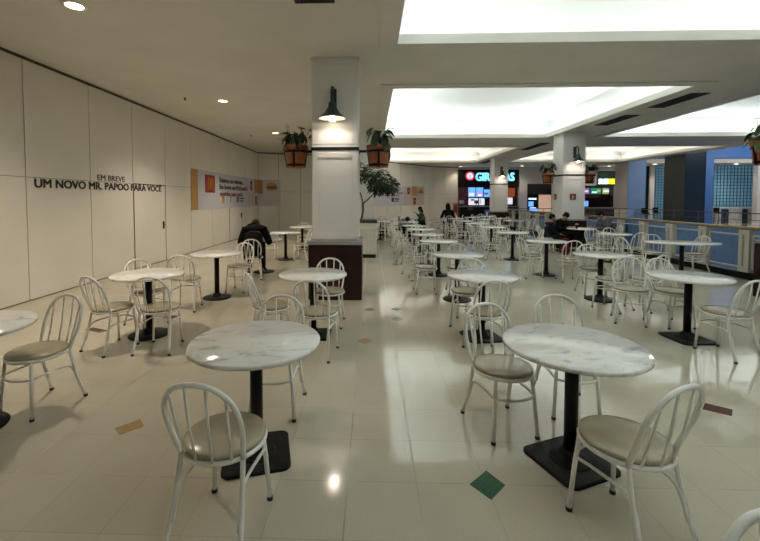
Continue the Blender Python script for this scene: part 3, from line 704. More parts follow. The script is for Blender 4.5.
b=MB(); bx(b,458.6,187.5,467.6,206,YI-.3,.1); tag(b.build('wall_panel',['maroon']),'maroon wall panel at the left of the burger counter','wall panel')
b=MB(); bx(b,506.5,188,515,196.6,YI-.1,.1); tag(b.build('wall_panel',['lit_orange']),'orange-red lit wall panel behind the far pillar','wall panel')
ct=empty('shop_counter'); tag(ct,'black burger shop counter below the blue screens','counter')
xa,xb=xat(459.5,28.0),xat(518,28.0); b=MB(); b.box((xa,27.8,0),(xb,28.40,1.08)); b.build('counter_body',['black_gloss'],ct,bevel=.01)
b=MB(); b.box((xa,27.74,1.08),(xb+.02,28.42,1.13)); b.build('counter_top',['grey_trim'],ct)
b=MB(); bx(b,484.3,209.8,489.8,219,27.785,.015); b.build('blue_poster',['screen_blue' if False else 'blue_wall'],ct); b=MB(); bx(b,486,212,488,216,27.779,.006); b.build('poster_print',['paper'],ct)
b=MB(); bx(b,468,207.3,473,210,27.788,.012); b.build('counter_label',['cloth_grey'],ct)
for px,lab in ((461.5,'white lamp-like till at the left end of the black burger counter'),(476.5,'grey till in the middle of the black burger counter')):
    r=empty('till',(xat(px,28),28.0,1.13)); tag(r,lab,'till')
    b=MB(); b.box((-.12,-.08,0),(.12,.1,.05)); b.tube([(0,.02,.05),(0,.02,.2)],.02,8); b.build('till_base',['black_gloss'],r)
    b=MB(); b.box((-.16,-.03,.18),(.16,.03,.42)); b.build('till_screen',['white_wall' if px<470 else 'cloth_grey'],r,bevel=.01)
tt=empty('floor_stand',(xat(455.3,27.4),27.4,0)); tag(tt,'orange-brown upright floor stand at the left end of the burger counter','stand')
b=MB(); b.box((-.16,-.1,.05),(.16,.1,1.34)); b.build('stand_body',['orange_brown'],tt,bevel=.02); b=MB(); b.box((-.2,-.16,0),(.2,.16,.05)); b.build('stand_foot',['black_metal'],tt)
b=MB(); b.box((-.12,-.105,.75),(.12,-.1,1.2)); b.build('stand_picture',['banner_red'],tt)
# middle shop
b=MB(); bx(b,527,184,553,194.5,YS+.5,.1); tag(b.build('wall_panel',['olive']),'dull brown panel under the lintel of the middle shop','wall panel')
ms=board(527.3,194.6,538.2,211.0,YS+.1,'black_gloss','tall black menu screen with pale blue writing at the middle shop',dec=((528.5,198,536.5,199.6,'lit_white'),(528.5,201.5,533.5,206.5,'screen_blue'),(530,207.5,536,208.2,'lit_white')))
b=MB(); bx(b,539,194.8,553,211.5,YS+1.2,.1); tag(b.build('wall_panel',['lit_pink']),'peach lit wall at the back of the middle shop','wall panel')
b=MB(); 
mc=empty('shop_counter'); tag(mc,'grey counter of the middle shop with a bright worktop edge','counter'); b.box((xat(527.5,YS),YS-.65,0),(xat(553,YS),YS-.08,.70)); b.build('counter_body',['cloth_grey'],mc); b=MB(); b.box((xat(527.5,YS),YS-.70,.70),(xat(553,YS),YS-.06,.75)); b.build('counter_top',['white_wall'],mc)
b=MB(); bx(b,530.3,208.3,538.3,211.3,YS-.55,.2); tag(b.build('display_case',['screen_blue']),'low glowing blue display case on the middle shop counter','display case')
# sandwich shop
ss=empty('shop_sign'); tag(ss,'dark green fascia with white and yellow lettering at the far sandwich shop','shop sign')
b=MB(); bx(b,598,171.5,616,186.5,YS-.1,.12); b.build('fascia',['dark_green'],ss)
p=atY(598.3,184.2,YS-.12); wd=(607.2-598.3)/393.5*YS; text('SUB',.52,'lit_white',(p.x,YS-.12,p.z),(1,0,0),'lettering',ss,extrude=.015,bold=.05,width=wd); p=atY(607.6,184.2,YS-.12); text('WAY',.52,'lit_yellow',(p.x,YS-.12,p.z),(1,0,0),'lettering',ss,extrude=.015,bold=.05,width=wd*.95)
board(580,188,589.5,194,YI-1,'lit_purple','purple and white lit menu panel, first over the sandwich counter',dec=((580.3,190,582.5,193.5,'lit_white'),(584,190.5,588,192,'lit_white')))
board(590.6,188,601.3,194,YI-1,'lit_green','green lit menu panel, middle one over the sandwich counter',dec=((592,191.5,597,193,'lit_white'),(597,189.5,600.5,192,'lit_olive')))
board(602.4,188,614.8,194,YI-1,'lit_olive','pale olive lit menu panel, last over the sandwich counter',dec=((603.5,190,610,192,'lit_white'),))
b=MB(); bx(b,579.5,194.6,616,197.3,YI-1.2,.2); tag(b.build('shelf',['brown_shelf']),'brown shelf rail under the sandwich shop menu panels','shelf')
board(583.3,201,588.3,206.4,YI-.8,'screen_blue','small blue screen inside the sandwich shop',cat='screen',name='screen')
sc=empty('shop_counter'); tag(sc,'dark counter of the far sandwich shop','counter'); b=MB(); b.box((xat(579.5,YS),YS-.65,0),(xat(616,YS),YS-.08,1.0)); b.build('counter_body',['dark_wall'],sc); b=MB(); b.box((xat(579.5,YS),YS-.70,1.0),(xat(616,YS),YS-.06,1.05)); b.build('counter_top',['grey_trim'],sc)
def point(x,y,z,e,col=(1,.9,.78),r=.1):
    la=bpy.data.lights.new('shop_or_gallery_light','POINT'); la.energy=e; la.color=col; la.shadow_soft_size=r; o=bpy.data.objects.new('shop_or_gallery_light',la); COL.objects.link(o); o.location=(x,y,z)
point(8,30.2,3.4,25); point(12,30.2,3.3,30,(1,.8,.65)); point(16,30.0,3.5,20)

# ------------------------------------------------------------------ right-hand gallery
def pillar(x0,x1,y0,y1,ms,lab):
    b=MB(); b.box((x0+.03,y0+.03,0),(x1,y1,6.6),0); b.box((x0,y0+.03,0),(x0+.03,y1,6.6),1); b.box((x0,y0,0),(x1,y0+.03,6.6),0)
    return tag(b.build('column_gallery',ms),lab,'pillar',kind='structure')
pillar(xat_(684,20.5),xat_(705,20.5),20.5,21.9,['navy','olive'],'big dark navy and grey pillar across the void')
pillar(xat_(627.5,24.9),xat_(645,24.9),24.9,26.2,['blue_pale','beige_wall'],'pale blue pillar with a beige side across the void')
YR=26.0
b=MB()
xs=[17.35,xat(645.5,YR),xat(668,YR),xat(713,YR),xat(752,YR),29.8]; zt=zat(159.5,YR)
b.box((17.35,YR,zt),(29.8,YR+.3,6.6)); b.box((17.35,YR,0),(xs[1],YR+.3,zt)); b.box((xat(680,YR),YR,0),(xs[3],YR+.3,zt))
tag(b.build('wall_gallery',['blue_wall']),'bright blue wall above and between the gallery shop openings','wall',kind='structure')
xs[4]=xat(757,YR); b=MB(); b.box((xs[4],YR,0),(29.8,YR+.3,zt)); tag(b.build('wall_gallery_end',['white_wall']),'pale wall right of the teal window','wall',kind='structure')
b=MB(); b.box((17.35,YR+.3,zat(166.8,28.6)),(29.8,33,zt+.3)); tag(b.build('ceiling_gallery',['ceiling']),'beige shop ceiling over the teal windows','ceiling',kind='structure')
def grid_window(n,x0,x1,y0p,y1p,Y,lab,cells):
    z1,z0=zat(y0p,Y),zat(y1p,Y); b=MB(); b.box((x0,Y,z0),(x1,Y+.06,z1)); o=tag(b.build('window_%d'%n,['teal']),lab,'window',kind='structure')
    b=MB(); st=(x1-x0)/cells; 
    for i in range(cells+1): b.box((x0+i*st-.018,Y-.02,z0),(x0+i*st+.018,Y,z1))
    k=int((z1-z0)/st)
    for j in range(k+1): b.box((x0,Y-.02,z1-j*st-.018),(x1,Y,z1-j*st+.018))
    b.build('window_bars',['mullion'],o)
grid_window(1,xat(713,28.6),xat(752.5,28.6)+.3,166.8,206.5,28.6,'large teal gridded window across the void',13)
grid_window(2,xat(655,28.6),xat(669,28.6),166.8,218,28.6,'narrow dark teal gridded window between the two big pillars',5)
b=MB(); b.box((xat(650,28.2),28.2,0),(xat(654,28.2),28.35,zat(167,28.2))); tag(b.build('trim_3',['white_wall']),'white post beside the narrow teal window','trim',kind='structure')
b=MB(); b.box((xat(640,28.9),28.9,0),(xat(650,28.9),29.0,zat(167,28.9))); tag(b.build('wall_panel',['dark_green']),'dark green wall panel beside the blue pillar','wall panel')
for x,y,lab in ((xat(735,27.2),27.2,'downlight in the shop ceiling over the teal window'),(xat(654,27.2),27.2,'downlight in the shop ceiling between the big pillars')):
    downlight(x,y,lab,160,z=zat(166.8,28.6)-.001,r=.13)
cn=empty('shop_counter'); tag(cn,'mottled stone counter under the teal window','counter'); x0,x1=xat(714,27.6),xat(751,27.6); b=MB(); b.box((x0,27.4,0),(x1,27.9,1.0)); b.build('counter_body',['stone'],cn); b=MB(); b.box((x0-.03,27.35,1.0),(x1+.03,27.95,1.06)); b.build('counter_top',['paper'],cn)
b=MB(); b.box((xat(722,27.38),27.36,.0),(xat(729,27.38),27.4,.95)); b.box((xat(743,27.38),27.36,0),(xat(748,27.38),27.4,.95)); b.build('dark_front',['navy'],cn)
def stool(x,y,lab):
    r=empty('bar_stool',(x,y,0)); tag(r,lab,'stool','dark stools across the void')
    b=MB(); b.lathe([(.0,.74),(.19,.74),(.2,.77),(.18,.80),(.0,.80)],20); b.box((-.17,.14,.8),(.17,.18,1.1)); b.build('seat',['black_gloss'],r)
    q=None
    for sx in (-1,1):
        for sy in (-1,1):
            b=MB(); b.tube([(sx*.12,sy*.12,.74),(sx*.18,sy*.18,0)],.014,8); b.build('leg',['grey_rail'],r)
    b=MB(); b.tube([(.16*math.cos(2*PI*i/20),.16*math.sin(2*PI*i/20),.28) for i in range(20)],.01,6,closed=True); b.build('foot_ring',['grey_rail'],r)
stool(xat(651,24),24.4,'dark bar stool seen between the two big pillars'); stool(xat(660,25),25.2,'second dark bar stool beside the navy pillar'); stool(xat(719,25.2),25.2,'dark bar stool before the stone counter')
point(xat(660,26.5),23,3.6,60,(1,.93,.85)); point(24,23,4.5,160,(.9,.95,1),.3); point(19,17,5.6,220,(.9,.95,1),.4)  # point lights added in the open gallery, outside the shops, without fittings

# ------------------------------------------------------------------ chairs
TR=.0125
def make_chair():
    r=empty('hoop_back_chair')
    b=MB(); b.lathe([(.001,.440),(.180,.440),(.197,.444),(.202,.452),(.199,.462),(.185,.469),(.13,.474),(.001,.476)],36); b.build('seat',['vinyl'],r)
    b=MB(); b.tube([(.198*math.cos(2*PI*i/32),.198*math.sin(2*PI*i/32),.430) for i in range(32)],.0115,8,closed=True); b.build('seat_frame',['white_metal'],r)
    # hoop: leaning back, in the plane y = -.135 - k (z-.43)
    k=.34; yb=lambda z: -.130-k*(z-.43)
    half=[(.160,.43),(.176,.52),(.186,.60),(.184,.67),(.168,.735),(.135,.782),(.08,.819),(0,.832)]
    pts=[(-x,yb(z),z) for x,z in half]+[(x,yb(z),z) for x,z in reversed(half[:-1])]
    hp=smooth_path(pts,4); b=MB(); b.tube(hp,TR,10); b.build('back_frame',['white_metal'],r)
    for xb,xt,zt in ((-.118,-.138,.776),(-.041,-.052,.824),(.041,.052,.824),(.118,.138,.776)):
        b=MB(); y0=-math.sqrt(.198**2-xb**2); b.tube([(xb,y0+.003,.425),(xb*.4+xt*.6,(y0*.45+yb(zt)*.55),.61),(xt,yb(zt),zt)],.0068,8); b.build('spindle',['white_metal'],r)
    def leg(path,foot):
        b=MB(); b.tube(path,TR,10); o=b.build('leg',['white_metal'],r)
        d=(Vector(path[-1])-Vector(path[-2])).normalized(); e=Vector(foot)
        c=MB(); c.lathe([(.0,.0),(.0155,.0),(.0165,.005),(.0155,.020),(.0,.020)],12,c=(e.x,e.y,0)); c.build('foot_cap',['rubber'],o)
    for s in (-1,1):
        leg([(s*.135,.140,.425),(s*.150,.155,.25),(s*.165,.170,.012)],(s*.165,.170,0))
    for s in (-1,1):
        leg(smooth_path([(s*.160,-.130,.43),(s*.163,-.142,.36),(s*.172,-.175,.2),(s*.190,-.235,.012)],3),(s*.190,-.235,0))
    # stretcher: round the front, back along both sides and down beside the rear legs
    st=[(.166,-.196,.13),(.158,-.165,.24),(.155,-.125,.290),(.152,-.04,.305),(.150,.07,.305),(.142,.148,.300),(.075,.192,.298),(0,.203,.298)]
    pts=[(-x,y,z) for x,y,z in st]+[(x,y,z) for x,y,z in reversed(st[:-1])]
    b=MB(); b.tube(smooth_path(pts,4),.0085,8); b.build('stretcher',['white_metal'],r)
    return r
chair0=make_chair(); index_children()
nch=[0]
def chair(x,y,face,label):
    o=chair0 if nch[0]==0 else copy_tree(chair0); nch[0]+=1
    o.location=(x,y,0); o.rotation_euler=(0,0,rad(face-90)); tag(o,label,'chair','white hoop-back chairs of the food court')
    return o
def make_table(round_base,oval=False):
    r=empty('pedestal_table'); R=.409
    sx=1.68 if oval else 1
    b=MB(); b.lathe([(.0,.722),(R-.008,.722),(R,.729),(R,.743),(R-.006,.75),(.0,.75)],64,sx=sx); b.build('tabletop',['marble'],r)
    b=MB(); b.tube([(0,0,.05),(0,0,.715)],.039,20); b.build('post',['black_metal'],r)
    b=MB(); b.lathe([(.0,.700),(.15,.706),(.15,.7215),(.0,.7215)],20); b.build('mounting_plate',['black_metal'],r)
    b=MB()
    if round_base: b.lathe([(.0,0),(.225,0),(.23,.008),(.222,.017),(.12,.026),(.075,.034),(.06,.075),(.045,.085),(0,.085)],36)
    else:
        a=.207; c=.055; poly=[]
        for (sx_,sy_,a0) in ((1,1,0),(-1,1,90),(-1,-1,180),(1,-1,270)):
            for q in range(0,91,18): poly.append((sx_*(a-c)+c*math.cos(rad(a0+q)),sy_*(a-c)+c*math.sin(rad(a0+q))))
        b.prism(poly,0,.014); b.prism([(x*.97,y*.97) for x,y in poly],.014,.018)
        b.lathe([(.0,.017),(.12,.017),(.11,.026),(.075,.030),(.06,.075),(.045,.085),(0,.085)],32)
    b.build('base',['black_plate'],r)
    return r
tsq=make_table(False); trd=make_table(True); tov=make_table(False,True); index_children()
used=set()
def table(x,y,rz,label,kind='sq'):
    src={'sq':tsq,'rd':trd,'ov':tov}[kind]
    o=src if kind not in used else copy_tree(src); used.add(kind)
    o.location=(x,y,0); o.rotation_euler=(0,0,rad(rz)); tag(o,label,'table','round marble pedestal tables')
    return o
T=table; C=chair
# wall row
T(-2.88,2.66,12,'round marble table cut off by the left edge','rd')
C(-2.63,2.98,-104,'lone white chair with a tan seat at the left edge table')
T(-2.69,4.64,0,'round marble table before the left wall, under the black lettering','rd')
C(-2.86,4.23,67,'white chair on the left near side of the table under the lettering'); C(-2.33,4.24,94,'white chair on the right near side of the table under the lettering'); C(-2.92,5.03,-30,'white chair on the wall side of the table under the lettering')
T(-2.57,6.44,0,'round marble table in the wall row, just before the hunched person in black','rd')
C(-2.78,5.80,95,'white chair on the near side of the table before the hunched person in black'); C(-2.37,6.94,-97,'white chair back to back with the hunched person in black')
T(-2.42,8.78,0,'marble table the hunched person in black leans over','rd'); C(-2.46,8.08,100,'white chair the hunched person in black sits on')
T(-2.32,10.58,0,'marble table beyond the hunched person in black, left of the nearest pillar','rd'); C(-2.78,10.7,5,'faint white chair left of the table beyond the hunched person in black'); C(-1.85,10.4,170,'faint white chair right of the table beyond the hunched person in black')
T(-2.22,12.62,0,'farthest table of the wall row, beside the nearest pillar','rd'); C(-2.3,13.15,-90,'white chair behind the farthest table of the wall row')
# pillar row
T(-.735,2.46,15,'veined marble table at the front left with a square black base')
C(-.74,1.935,82,'white chair with tan seat at the front left table, back to the viewer'); C(-.74,3.0,-88,'white chair tucked behind the front left table')
T(-.70,4.70,0,'marble table right before the nearest pillar'); C(-1.12,4.36,30,'white chair turned sideways left of the table before the pillar'); C(-.565,4.15,78,'white chair on the near side of the table before the pillar'); C(-.55,5.09,-88,'white chair between the table and the dark pillar base')
# middle row
T(1.25,2.45,22,'wide marble table at the front right with a square black base')
C(.945,2.81,-77,'white chair left behind the front right table'); C(1.545,3.09,-94,'white chair tucked straight behind the front right table'); C(1.268,1.965,113,'white chair with tan seat at the front right, seat towards the table')
C(1.075,.765,-88,'chair in the bottom right corner with only its hoop showing')
T(1.32,4.69,10,'marble table in the centre aisle, second back from the front right table'); C(1.21,4.20,97,'white chair on the near side of the second centre table'); C(1.25,5.13,-118,'white chair behind the second centre table')
T(1.41,6.44,0,'round marble table third along the centre row, catching blue sign light','rd'); C(.96,6.93,-92,'white chair standing out in the aisle left of the third centre table'); C(1.53,6.9,-97,'white chair behind the third centre table')
mid=[(1.46,8.52,'fourth'),(1.44,10.1,'fifth'),(1.5,11.9,'sixth'),(1.45,13.4,'seventh')]
def far_chairs(x,y,desc,sides):
    off={'near':(.04,-.52,92),'far':(-.03,.52,-92),'left':(-.52,.03,4),'right':(.52,-.02,176)}
    for s in sides:
        dx,dy,f=off[s]; j=random.Random(int(x*100)+int(y*1000)+len(s)); 
        C(x+dx+j.uniform(-.06,.06),y+dy+j.uniform(-.05,.05),f+j.uniform(-14,14),'white hoop-back chair, %s side of %s'%(s,desc))
for i,(x,y,o_) in enumerate(mid):
    T(x,y,0,'round marble table, %s from the front in the centre row'%o_,'rd'); far_chairs(x,y,'the %s table in the centre row'%o_,[('left','far'),('left',),('left','far'),('left',)][i])
T(1.45,15.6,0,'small distant table the sleeping person rests on','rd'); far_chairs(1.45,15.6,'the sleeping person\'s table',('near',))
T(1.72,17.6,0,'small distant table beside the person in green','rd'); far_chairs(1.72,17.6,'the table of the person in green',('near',))
for x,y,o_ in ((.38,15.9,'nearest'),(.55,17.8,'second'),(.75,19.8,'third'),(1.5,21.2,'farthest')):
    T(x,y,0,'distant table near the slanting banner wall, %s of four'%o_,'rd'); far_chairs(x,y,'the %s table by the slanting banner wall'%o_,('left','near'))
# right row
T(3.72,4.70,5,'marble table at the right with a square black base near the frame edge'); C(3.77,4.27,105,'white chair at the right edge, near side of the right table'); C(3.93,5.22,-88,'white chair directly behind the right table'); C(3.46,5.33,-118,'white chair at the far left corner of the right table')
T(3.75,6.52,0,'round marble table second along the right row','rd'); C(4.12,6.03,112,'chair half hidden behind the right table, facing the second table'); C(3.60,5.99,122,'white chair on the near side of the second table in the right row'); C(3.82,6.88,-100,'white chair behind the second table in the right row')
T(3.79,8.60,0,'round marble table third along the right row','rd'); C(3.97,8.02,86,'white chair on the near right of the third table in the right row'); C(3.38,8.40,12,'white chair seen edge-on left of the third table in the right row')
for x,y,o_,sd in ((3.84,10.78,'fourth',('left','right')),(3.87,12.77,'fifth',('left','far','near')),(3.88,14.62,'sixth',('left','right','near')),(3.86,16.46,'seventh',('left','right','far')),(3.91,18.3,'eighth',('left','right')),(3.88,20.2,'ninth',('right','far')),(3.9,22.2,'tenth',('left','right'))):
    T(x,y,0,'round marble table, %s from the front in the right row'%o_,'rd'); far_chairs(x,y,'the %s table in the right row'%o_,sd)
# railing row
T(6.46,8.36,-8,'wide oval table next to the railing at the right','ov'); C(7.04,8.80,188,'white chair between the oval table and the railing'); C(6.30,8.98,-118,'white chair behind the oval table, left of its post')
C(5.50,8.45,8,'white chair at the left end of the oval table')
T(6.31,10.42,0,'round table by the railing between oval table and seated group','rd'); C(5.86,10.0,60,'white chair near left of the table beyond the oval one'); C(6.46,9.92,98,'white chair near side of the table beyond the oval one'); C(6.16,10.98,-95,'white chair behind the grey-shirted person, left of two'); C(6.68,11.02,-92,'white chair behind the grey-shirted person, right of two')
T(6.42,12.2,0,'table with papers where three people sit by the railing','rd')
for x,y,o_,sd in ((6.0,16.6,'nearest',('left','near','right')),(6.1,18.6,'middle',('left','near')),(6.0,20.6,'farthest',('left','near','far'))):
    T(x,y,0,'distant table beyond the railing pillar, %s of three'%o_,'rd'); far_chairs(x,y,'the %s table beyond the railing pillar'%o_,sd)
for x,y in ((5.0,17.6),(5.0,19.6)):
    o_='nearer' if y<18 else 'farther'
    T(x,y,0,'distant table left of the far pillar, %s of two'%o_,'rd'); far_chairs(x,y,'the %s table left of the far pillar'%o_,('left','near','right'))

# ------------------------------------------------------------------ people
def skin_mesh(name, V, E, R, material, parent, sub=2):
    me=bpy.data.meshes.new(name); me.from_pydata(V,E,[]); o=bpy.data.objects.new(name,me); COL.objects.link(o)
    md=o.modifiers.new('s','SKIN'); md.use_smooth_shade=True
    for i,r in enumerate(R):
        sv=me.skin_vertices[0].data[i]; sv.radius=r if isinstance(r,tuple) else (r,r); sv.use_root=(i==0)
    sb=o.modifiers.new('b','SUBSURF'); sb.levels=sub; sb.render_levels=sub
    dg=bpy.context.evaluated_depsgraph_get(); nm=bpy.data.meshes.new_from_object(o.evaluated_get(dg)); bpy.data.objects.remove(o); bpy.data.meshes.remove(me)
    nm.name=name; nm.materials.clear(); nm.materials.append(M[material])
    for p in nm.polygons: p.use_smooth=True
    q=bpy.data.objects.new(name,nm); COL.objects.link(q); q.parent=parent
    return q
def person(x,y,face,label,top,trousers,hair,lean=25,head_drop=20,hands=None,hood=False,scale=1.0,bulk=1.0,long_hair=False,sit=.50,coat=False):
    """seated figure, local +y is forward; lean = trunk lean forward in degrees; hands = [(x,y,z) left, right] wrists"""
    r=empty('person',(x,y,0),rad(face-90)); r.scale=(scale,)*3; tag(r,label,'person')
    L=rad(lean); up=Vector((0,math.sin(L),math.cos(L)))
    pel=Vector((0,-.06,sit+.06)); waist=pel+up*.20; chest=pel+up*.40; nb=pel+up*.53; 
    H=rad(lean+head_drop); hu=Vector((0,math.sin(H),math.cos(H))); neck=nb+hu*.07; hd=neck+hu*.11; crown=hd+hu*.12; hf=Vector((0,math.cos(H),-math.sin(H)))
    V=[];E=[];R=[]
    def add(p,rr,par=None):
        V.append(tuple(p)); R.append(rr); 
        if par is not None: E.append((par,len(V)-1))
        return len(V)-1
    ip=add(pel,(.155,.12)); iw=add(waist,(.135,.105),ip); ic=add(chest,(.155,.115),iw); inb=add(nb,(.075,.07),ic); ine=add(neck,(.052,.055),inb)
    ih=add(hd-hu*.03,(.070,.085),ine); ih2=add(hd+hu*.05,(.078,.096),ih); icr=add(crown-hu*.03,(.05,.06),ih2)
    if hands is None: hands=[Vector((-.2,.38,.70)),Vector((.2,.38,.70))]
    A=[]
    for s,wr in ((-1,Vector(hands[0])),(1,Vector(hands[1]))):
        sh=nb+Vector((s*.185,-.01,-.055)); mid=(sh+wr)/2; ln=(wr-sh).length; bend=math.sqrt(max(0,.29**2-(ln/2)**2)) if ln<.57 else .02
        el=mid+Vector((s*.5,-.35,-.8)).normalized()*bend
        i1=add(sh,.058,inb); i2=add((sh+el)/2,.047,i1); i3=add(el,.040,i2); i4=add((el+wr)/2,.037,i3); i5=add(wr,(.027,.024),i4)
        d=(wr-el).normalized(); sd=d.cross(Vector((0,0,1))).normalized(); pm=wr+d*.06; i6=add(pm,(.034,.018),i5)
        for q,(o_,l_) in enumerate(((-.030,.062),(-.010,.078),(.011,.074),(.030,.060))):
            a=pm+d*.035+sd*o_*1.0; j=add(a,.0085,i6); k=add(a+d*l_*.5+Vector((0,0,-.008)),.008,j); add(a+d*l_+Vector((0,0,-.025)),.0065,k)
        tb=pm-d*.02-sd*s*.03; j=add(tb-sd*s*.012+d*.02,.009,i6); add(tb-sd*s*.028+d*.05,.0075,j)
        A.append((sh,el,wr))
    Lg=[]
    for s in (-1,1):
        hp=pel+Vector((s*.09,.02,-.02)); kn=Vector((s*.12,.40,sit+.03)); an=Vector((s*.13,.36,.09)); toe=Vector((s*.14,.50,.035))
        i1=add(hp,.085,ip); i2=add((hp+kn)/2,.075,i1); i3=add(kn,.056,i2); i4=add(kn*.55+an*.45+Vector((0,-.01,0)),.052,i3); i5=add(an,.036,i4); add(toe,(.035,.022),i5)
        Lg.append((hp,kn,an,toe))
    skin_mesh('body',V,E,R,'skin',r)
    # garment
    V.clear();E.clear();R.clear()
    g=.022+.09*(bulk-1)
    ip=add(pel+up*.0,(.175+g*(1.5 if coat else 0),.14+g)); iw=add(waist,(.155+g,.125+g),ip); ic=add(chest,(.172+g,.13+g),iw); inb=add(nb-up*.01,(.095+g,.08+g),ic); add(nb+hu*.04,(.06+g*.6,.062+g*.6),inb)
    for sh,el,wr in A:
        i1=add(sh,.075+g*.5,inb); i2=add((sh+el)/2,.062+g*.5,i1); i3=add(el,.055+g*.4,i2); i4=add((el+wr)/2,.049+g*.3,i3); add(wr-(wr-el).normalized()*.015,.042,i4)
    skin_mesh('jacket',V,E,R,top,r)
    V.clear();E.clear();R.clear()
    ip=add(pel,(.170,.135))
    for hp,kn,an,toe in Lg:
        i1=add(hp,.100,ip); i2=add((hp+kn)/2,.090,i1); i3=add(kn,.072,i2); i4=add(kn*.5+an*.5,.064,i3); add(an+Vector((0,0,.01)),.055,i4)
    skin_mesh('trousers',V,E,R,trousers,r)
    for hp,kn,an,toe in Lg:
        b=MB(); b.ball((an.x,an.y+.07,.045),(.048,.14,.045)); b.build('shoe',['shoe'],r)
    # head details
    X=Vector((1,0,0)); Mh=Matrix(((1,hf.x,hu.x,hd.x),(0,hf.y,hu.y,hd.y),(0,hf.z,hu.z,hd.z),(0,0,0,1)))
    b=MB(); b.T=Mh; b.ball((0,-.018,.055),(.088,.105,.085),seg=16,rings=10); b.ball((0,-.045,-.005),(.082,.075,.085))
    if long_hair: b.ball((0,-.075,-.09),(.085,.05,.13)); b.ball((-.07,-.02,-.06),(.03,.05,.11)); b.ball((.07,-.02,-.06),(.03,.05,.11))
    b.build('hair',[hair],r)
    if hood:
        b=MB(); b.T=Mh; b.ball((0,-.03,.02),(.115,.115,.135),seg=16,rings=10); b.ball((0,-.05,.11),(.06,.07,.07)); b.ball((0,-.06,-.09),(.13,.10,.08)); b.build('hood',[top],r)
    for s in (-1,1):
        b=MB(); b.T=Mh; b.ball((s*.03,.083,.0),(.012,.008,.008)); b.build('eye',['eye'],r)
        b=MB(); b.T=Mh; b.ball((s*.082,-.005,-.01),(.012,.02,.03)); b.build('ear',['skin'],r)
    b=MB(); b.T=Mh; b.ball((0,.095,-.02),(.012,.016,.022)); b.build('nose',['skin'],r); b=MB(); b.T=Mh; b.ball((0,.080,-.058),(.022,.007,.006)); b.build('mouth',['sign_red'],r)
    return r
V3=Vector
person(-2.46,8.12,100,'person in a black coat hunched over a table by the left wall','cloth_black','cloth_black','hair_brown',lean=33,head_drop=48,hands=[V3((-.16,.46,.78)),V3((.18,.46,.78))],scale=1.04,coat=True,bulk=1.18)
person(5.52,12.4,-5,'person in dark clothes with back half turned, left end of the seated group','cloth_dark','cloth_dark','hair',lean=12,head_drop=10,hands=[V3((-.14,.34,.66)),V3((.14,.34,.66))],scale=.86)
person(6.02,12.84,-55,'dark-haired person in black reading at the table by the railing pillar','cloth_black','cloth_black','hair',lean=22,head_drop=22,hands=[V3((-.16,.44,.82)),V3((.16,.44,.82))],scale=.93)
person(7.26,12.22,176,'broad person in a grey shirt sitting by the railing','cloth_grey','cloth_white','hair',lean=24,head_drop=15,hands=[V3((-.18,.46,.79)),V3((.18,.46,.79))],scale=.98,bulk=1.4)
C(5.45,12.4,-5,'white chair under the left person of the seated group'); C(6.0,12.9,-55,'white chair under the person reading by the railing pillar'); C(7.32,12.22,176,'white chair under the person in the grey shirt')
person(2.22,17.45,172,'small person in a green top with dark hair at a far table','cloth_green','cloth_dark','hair',lean=8,head_drop=8,hands=[V3((-.2,.36,.79)),V3((.04,.22,1.06))],scale=.94,long_hair=True)
C(2.27,17.45,176,'white chair under the person in green')
person(3.76,19.3,88,'person in a black hooded coat seen from behind before the burger counter','cloth_black','cloth_black','hair',lean=14,head_drop=6,hood=True,coat=True,hands=[V3((-.2,.38,.79)),V3((.2,.38,.79))],scale=1.02)
C(3.76,19.25,88,'white chair under the person in the black hooded coat')
person(1.42,16.10,-88,'sleeping person with head laid on the far table','cloth_white','cloth_dark','hair_brown',lean=52,head_drop=40,hands=[V3((-.2,.42,.77)),V3((.2,.42,.77))],scale=.96)
C(1.42,16.17,-88,'white chair under the sleeping person')
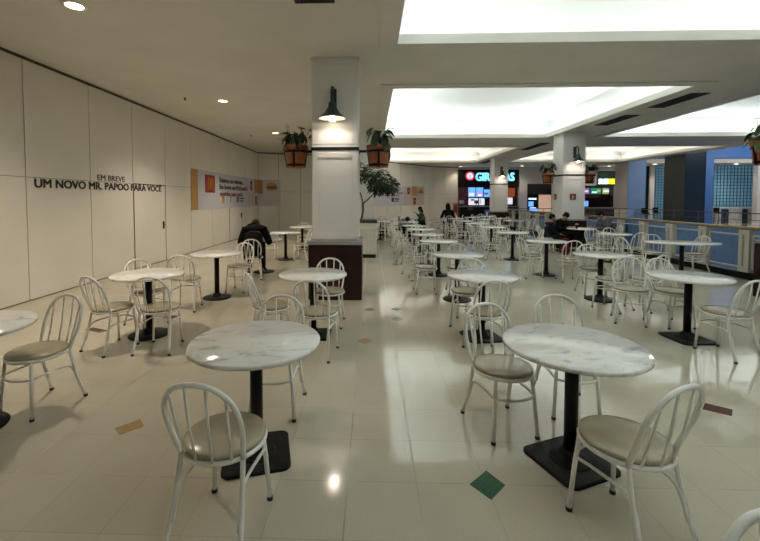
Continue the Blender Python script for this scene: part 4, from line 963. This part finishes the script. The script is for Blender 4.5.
# small things on the tables
b=MB(); b.box((-.12,-.09,0),(.12,.09,.05)); b.box((-.10,-.06,.05),(.10,.07,.11)); b.ball((.0,0,.12),(.09,.07,.03)); o=b.build('paper_bag',['paper'],None,bevel=.01); o.location=(-2.17,8.66,.75); o.rotation_euler=(0,0,.3); tag(o,'crumpled white paper bag on the table of the hunched person in black','paper bag')
b=MB(); b.box((-.17,-.12,0),(.17,.12,.012)); b.box((-.15,-.1,.012),(.15,.1,.016)); o=b.build('paper_sheet',['paper'],None); o.location=(6.38,12.1,.75); o.rotation_euler=(0,0,.4); tag(o,'white papers spread on the table of the seated group','papers')
r=empty('takeaway_cup',(6.2,12.05,.75)); tag(r,'red takeaway cup on the table of the seated group','cup'); b=MB(); b.lathe([(.0,0),(.03,0),(.042,.13),(.0,.13)],20); b.build('cup_body',['red_bag'],r); b=MB(); b.lathe([(.0,.13),(.045,.13),(.045,.14),(.035,.148),(0,.148)],20); b.build('cup_lid',['paper'],r)
bg=empty('backpack',(5.72,11.75,0)); tag(bg,'dark red bag standing on the floor beside the seated group','bag')
b=MB(); b.box((-.08,-.1,0),(.08,.1,.5)); b.build('bag_body',['red_bag'],bg,bevel=.05); b=MB(); b.box((-.06,-.13,.06),(.06,-.1,.28)); b.build('bag_pocket',['red_bag'],bg,bevel=.02); b=MB(); b.tube(smooth_path([(-.04,0,.49),(-.03,0,.56),(.03,0,.56),(.04,0,.49)],4),.012,8); b.build('bag_handle',['black_metal'],bg)

# ------------------------------------------------------------------ world, camera, view
w=bpy.data.worlds.new('world'); S.world=w; w.use_nodes=True
w.node_tree.nodes['Background'].inputs[0].default_value=(.6,.75,1,1); w.node_tree.nodes['Background'].inputs[1].default_value=.15
cam=bpy.data.cameras.new('camera'); co=bpy.data.objects.new('camera',cam); COL.objects.link(co)
cam.sensor_width=36; cam.sensor_fit='HORIZONTAL'; cam.lens=FPX/760*36
cam.shift_x=(380-CX)/760; cam.shift_y=(CY-270.5)/760
cam.clip_start=.05; cam.clip_end=200
co.matrix_world=Matrix(((RGT.x,UPV.x,-FWD.x,EYE.x),(RGT.y,UPV.y,-FWD.y,EYE.y),(RGT.z,UPV.z,-FWD.z,EYE.z),(0,0,0,1)))
S.camera=co
S.view_settings.view_transform='Standard'; S.view_settings.look='None'; S.view_settings.gamma=1; S.view_settings.use_curve_mapping=False
S.view_settings.exposure=0.22
S.cycles.max_bounces=10; S.cycles.diffuse_bounces=6; S.cycles.glossy_bounces=4; S.cycles.transparent_max_bounces=16
S.cycles.use_denoising=True; S.cycles.sample_clamp_indirect=6; S.cycles.caustics_reflective=False; S.cycles.caustics_refractive=False
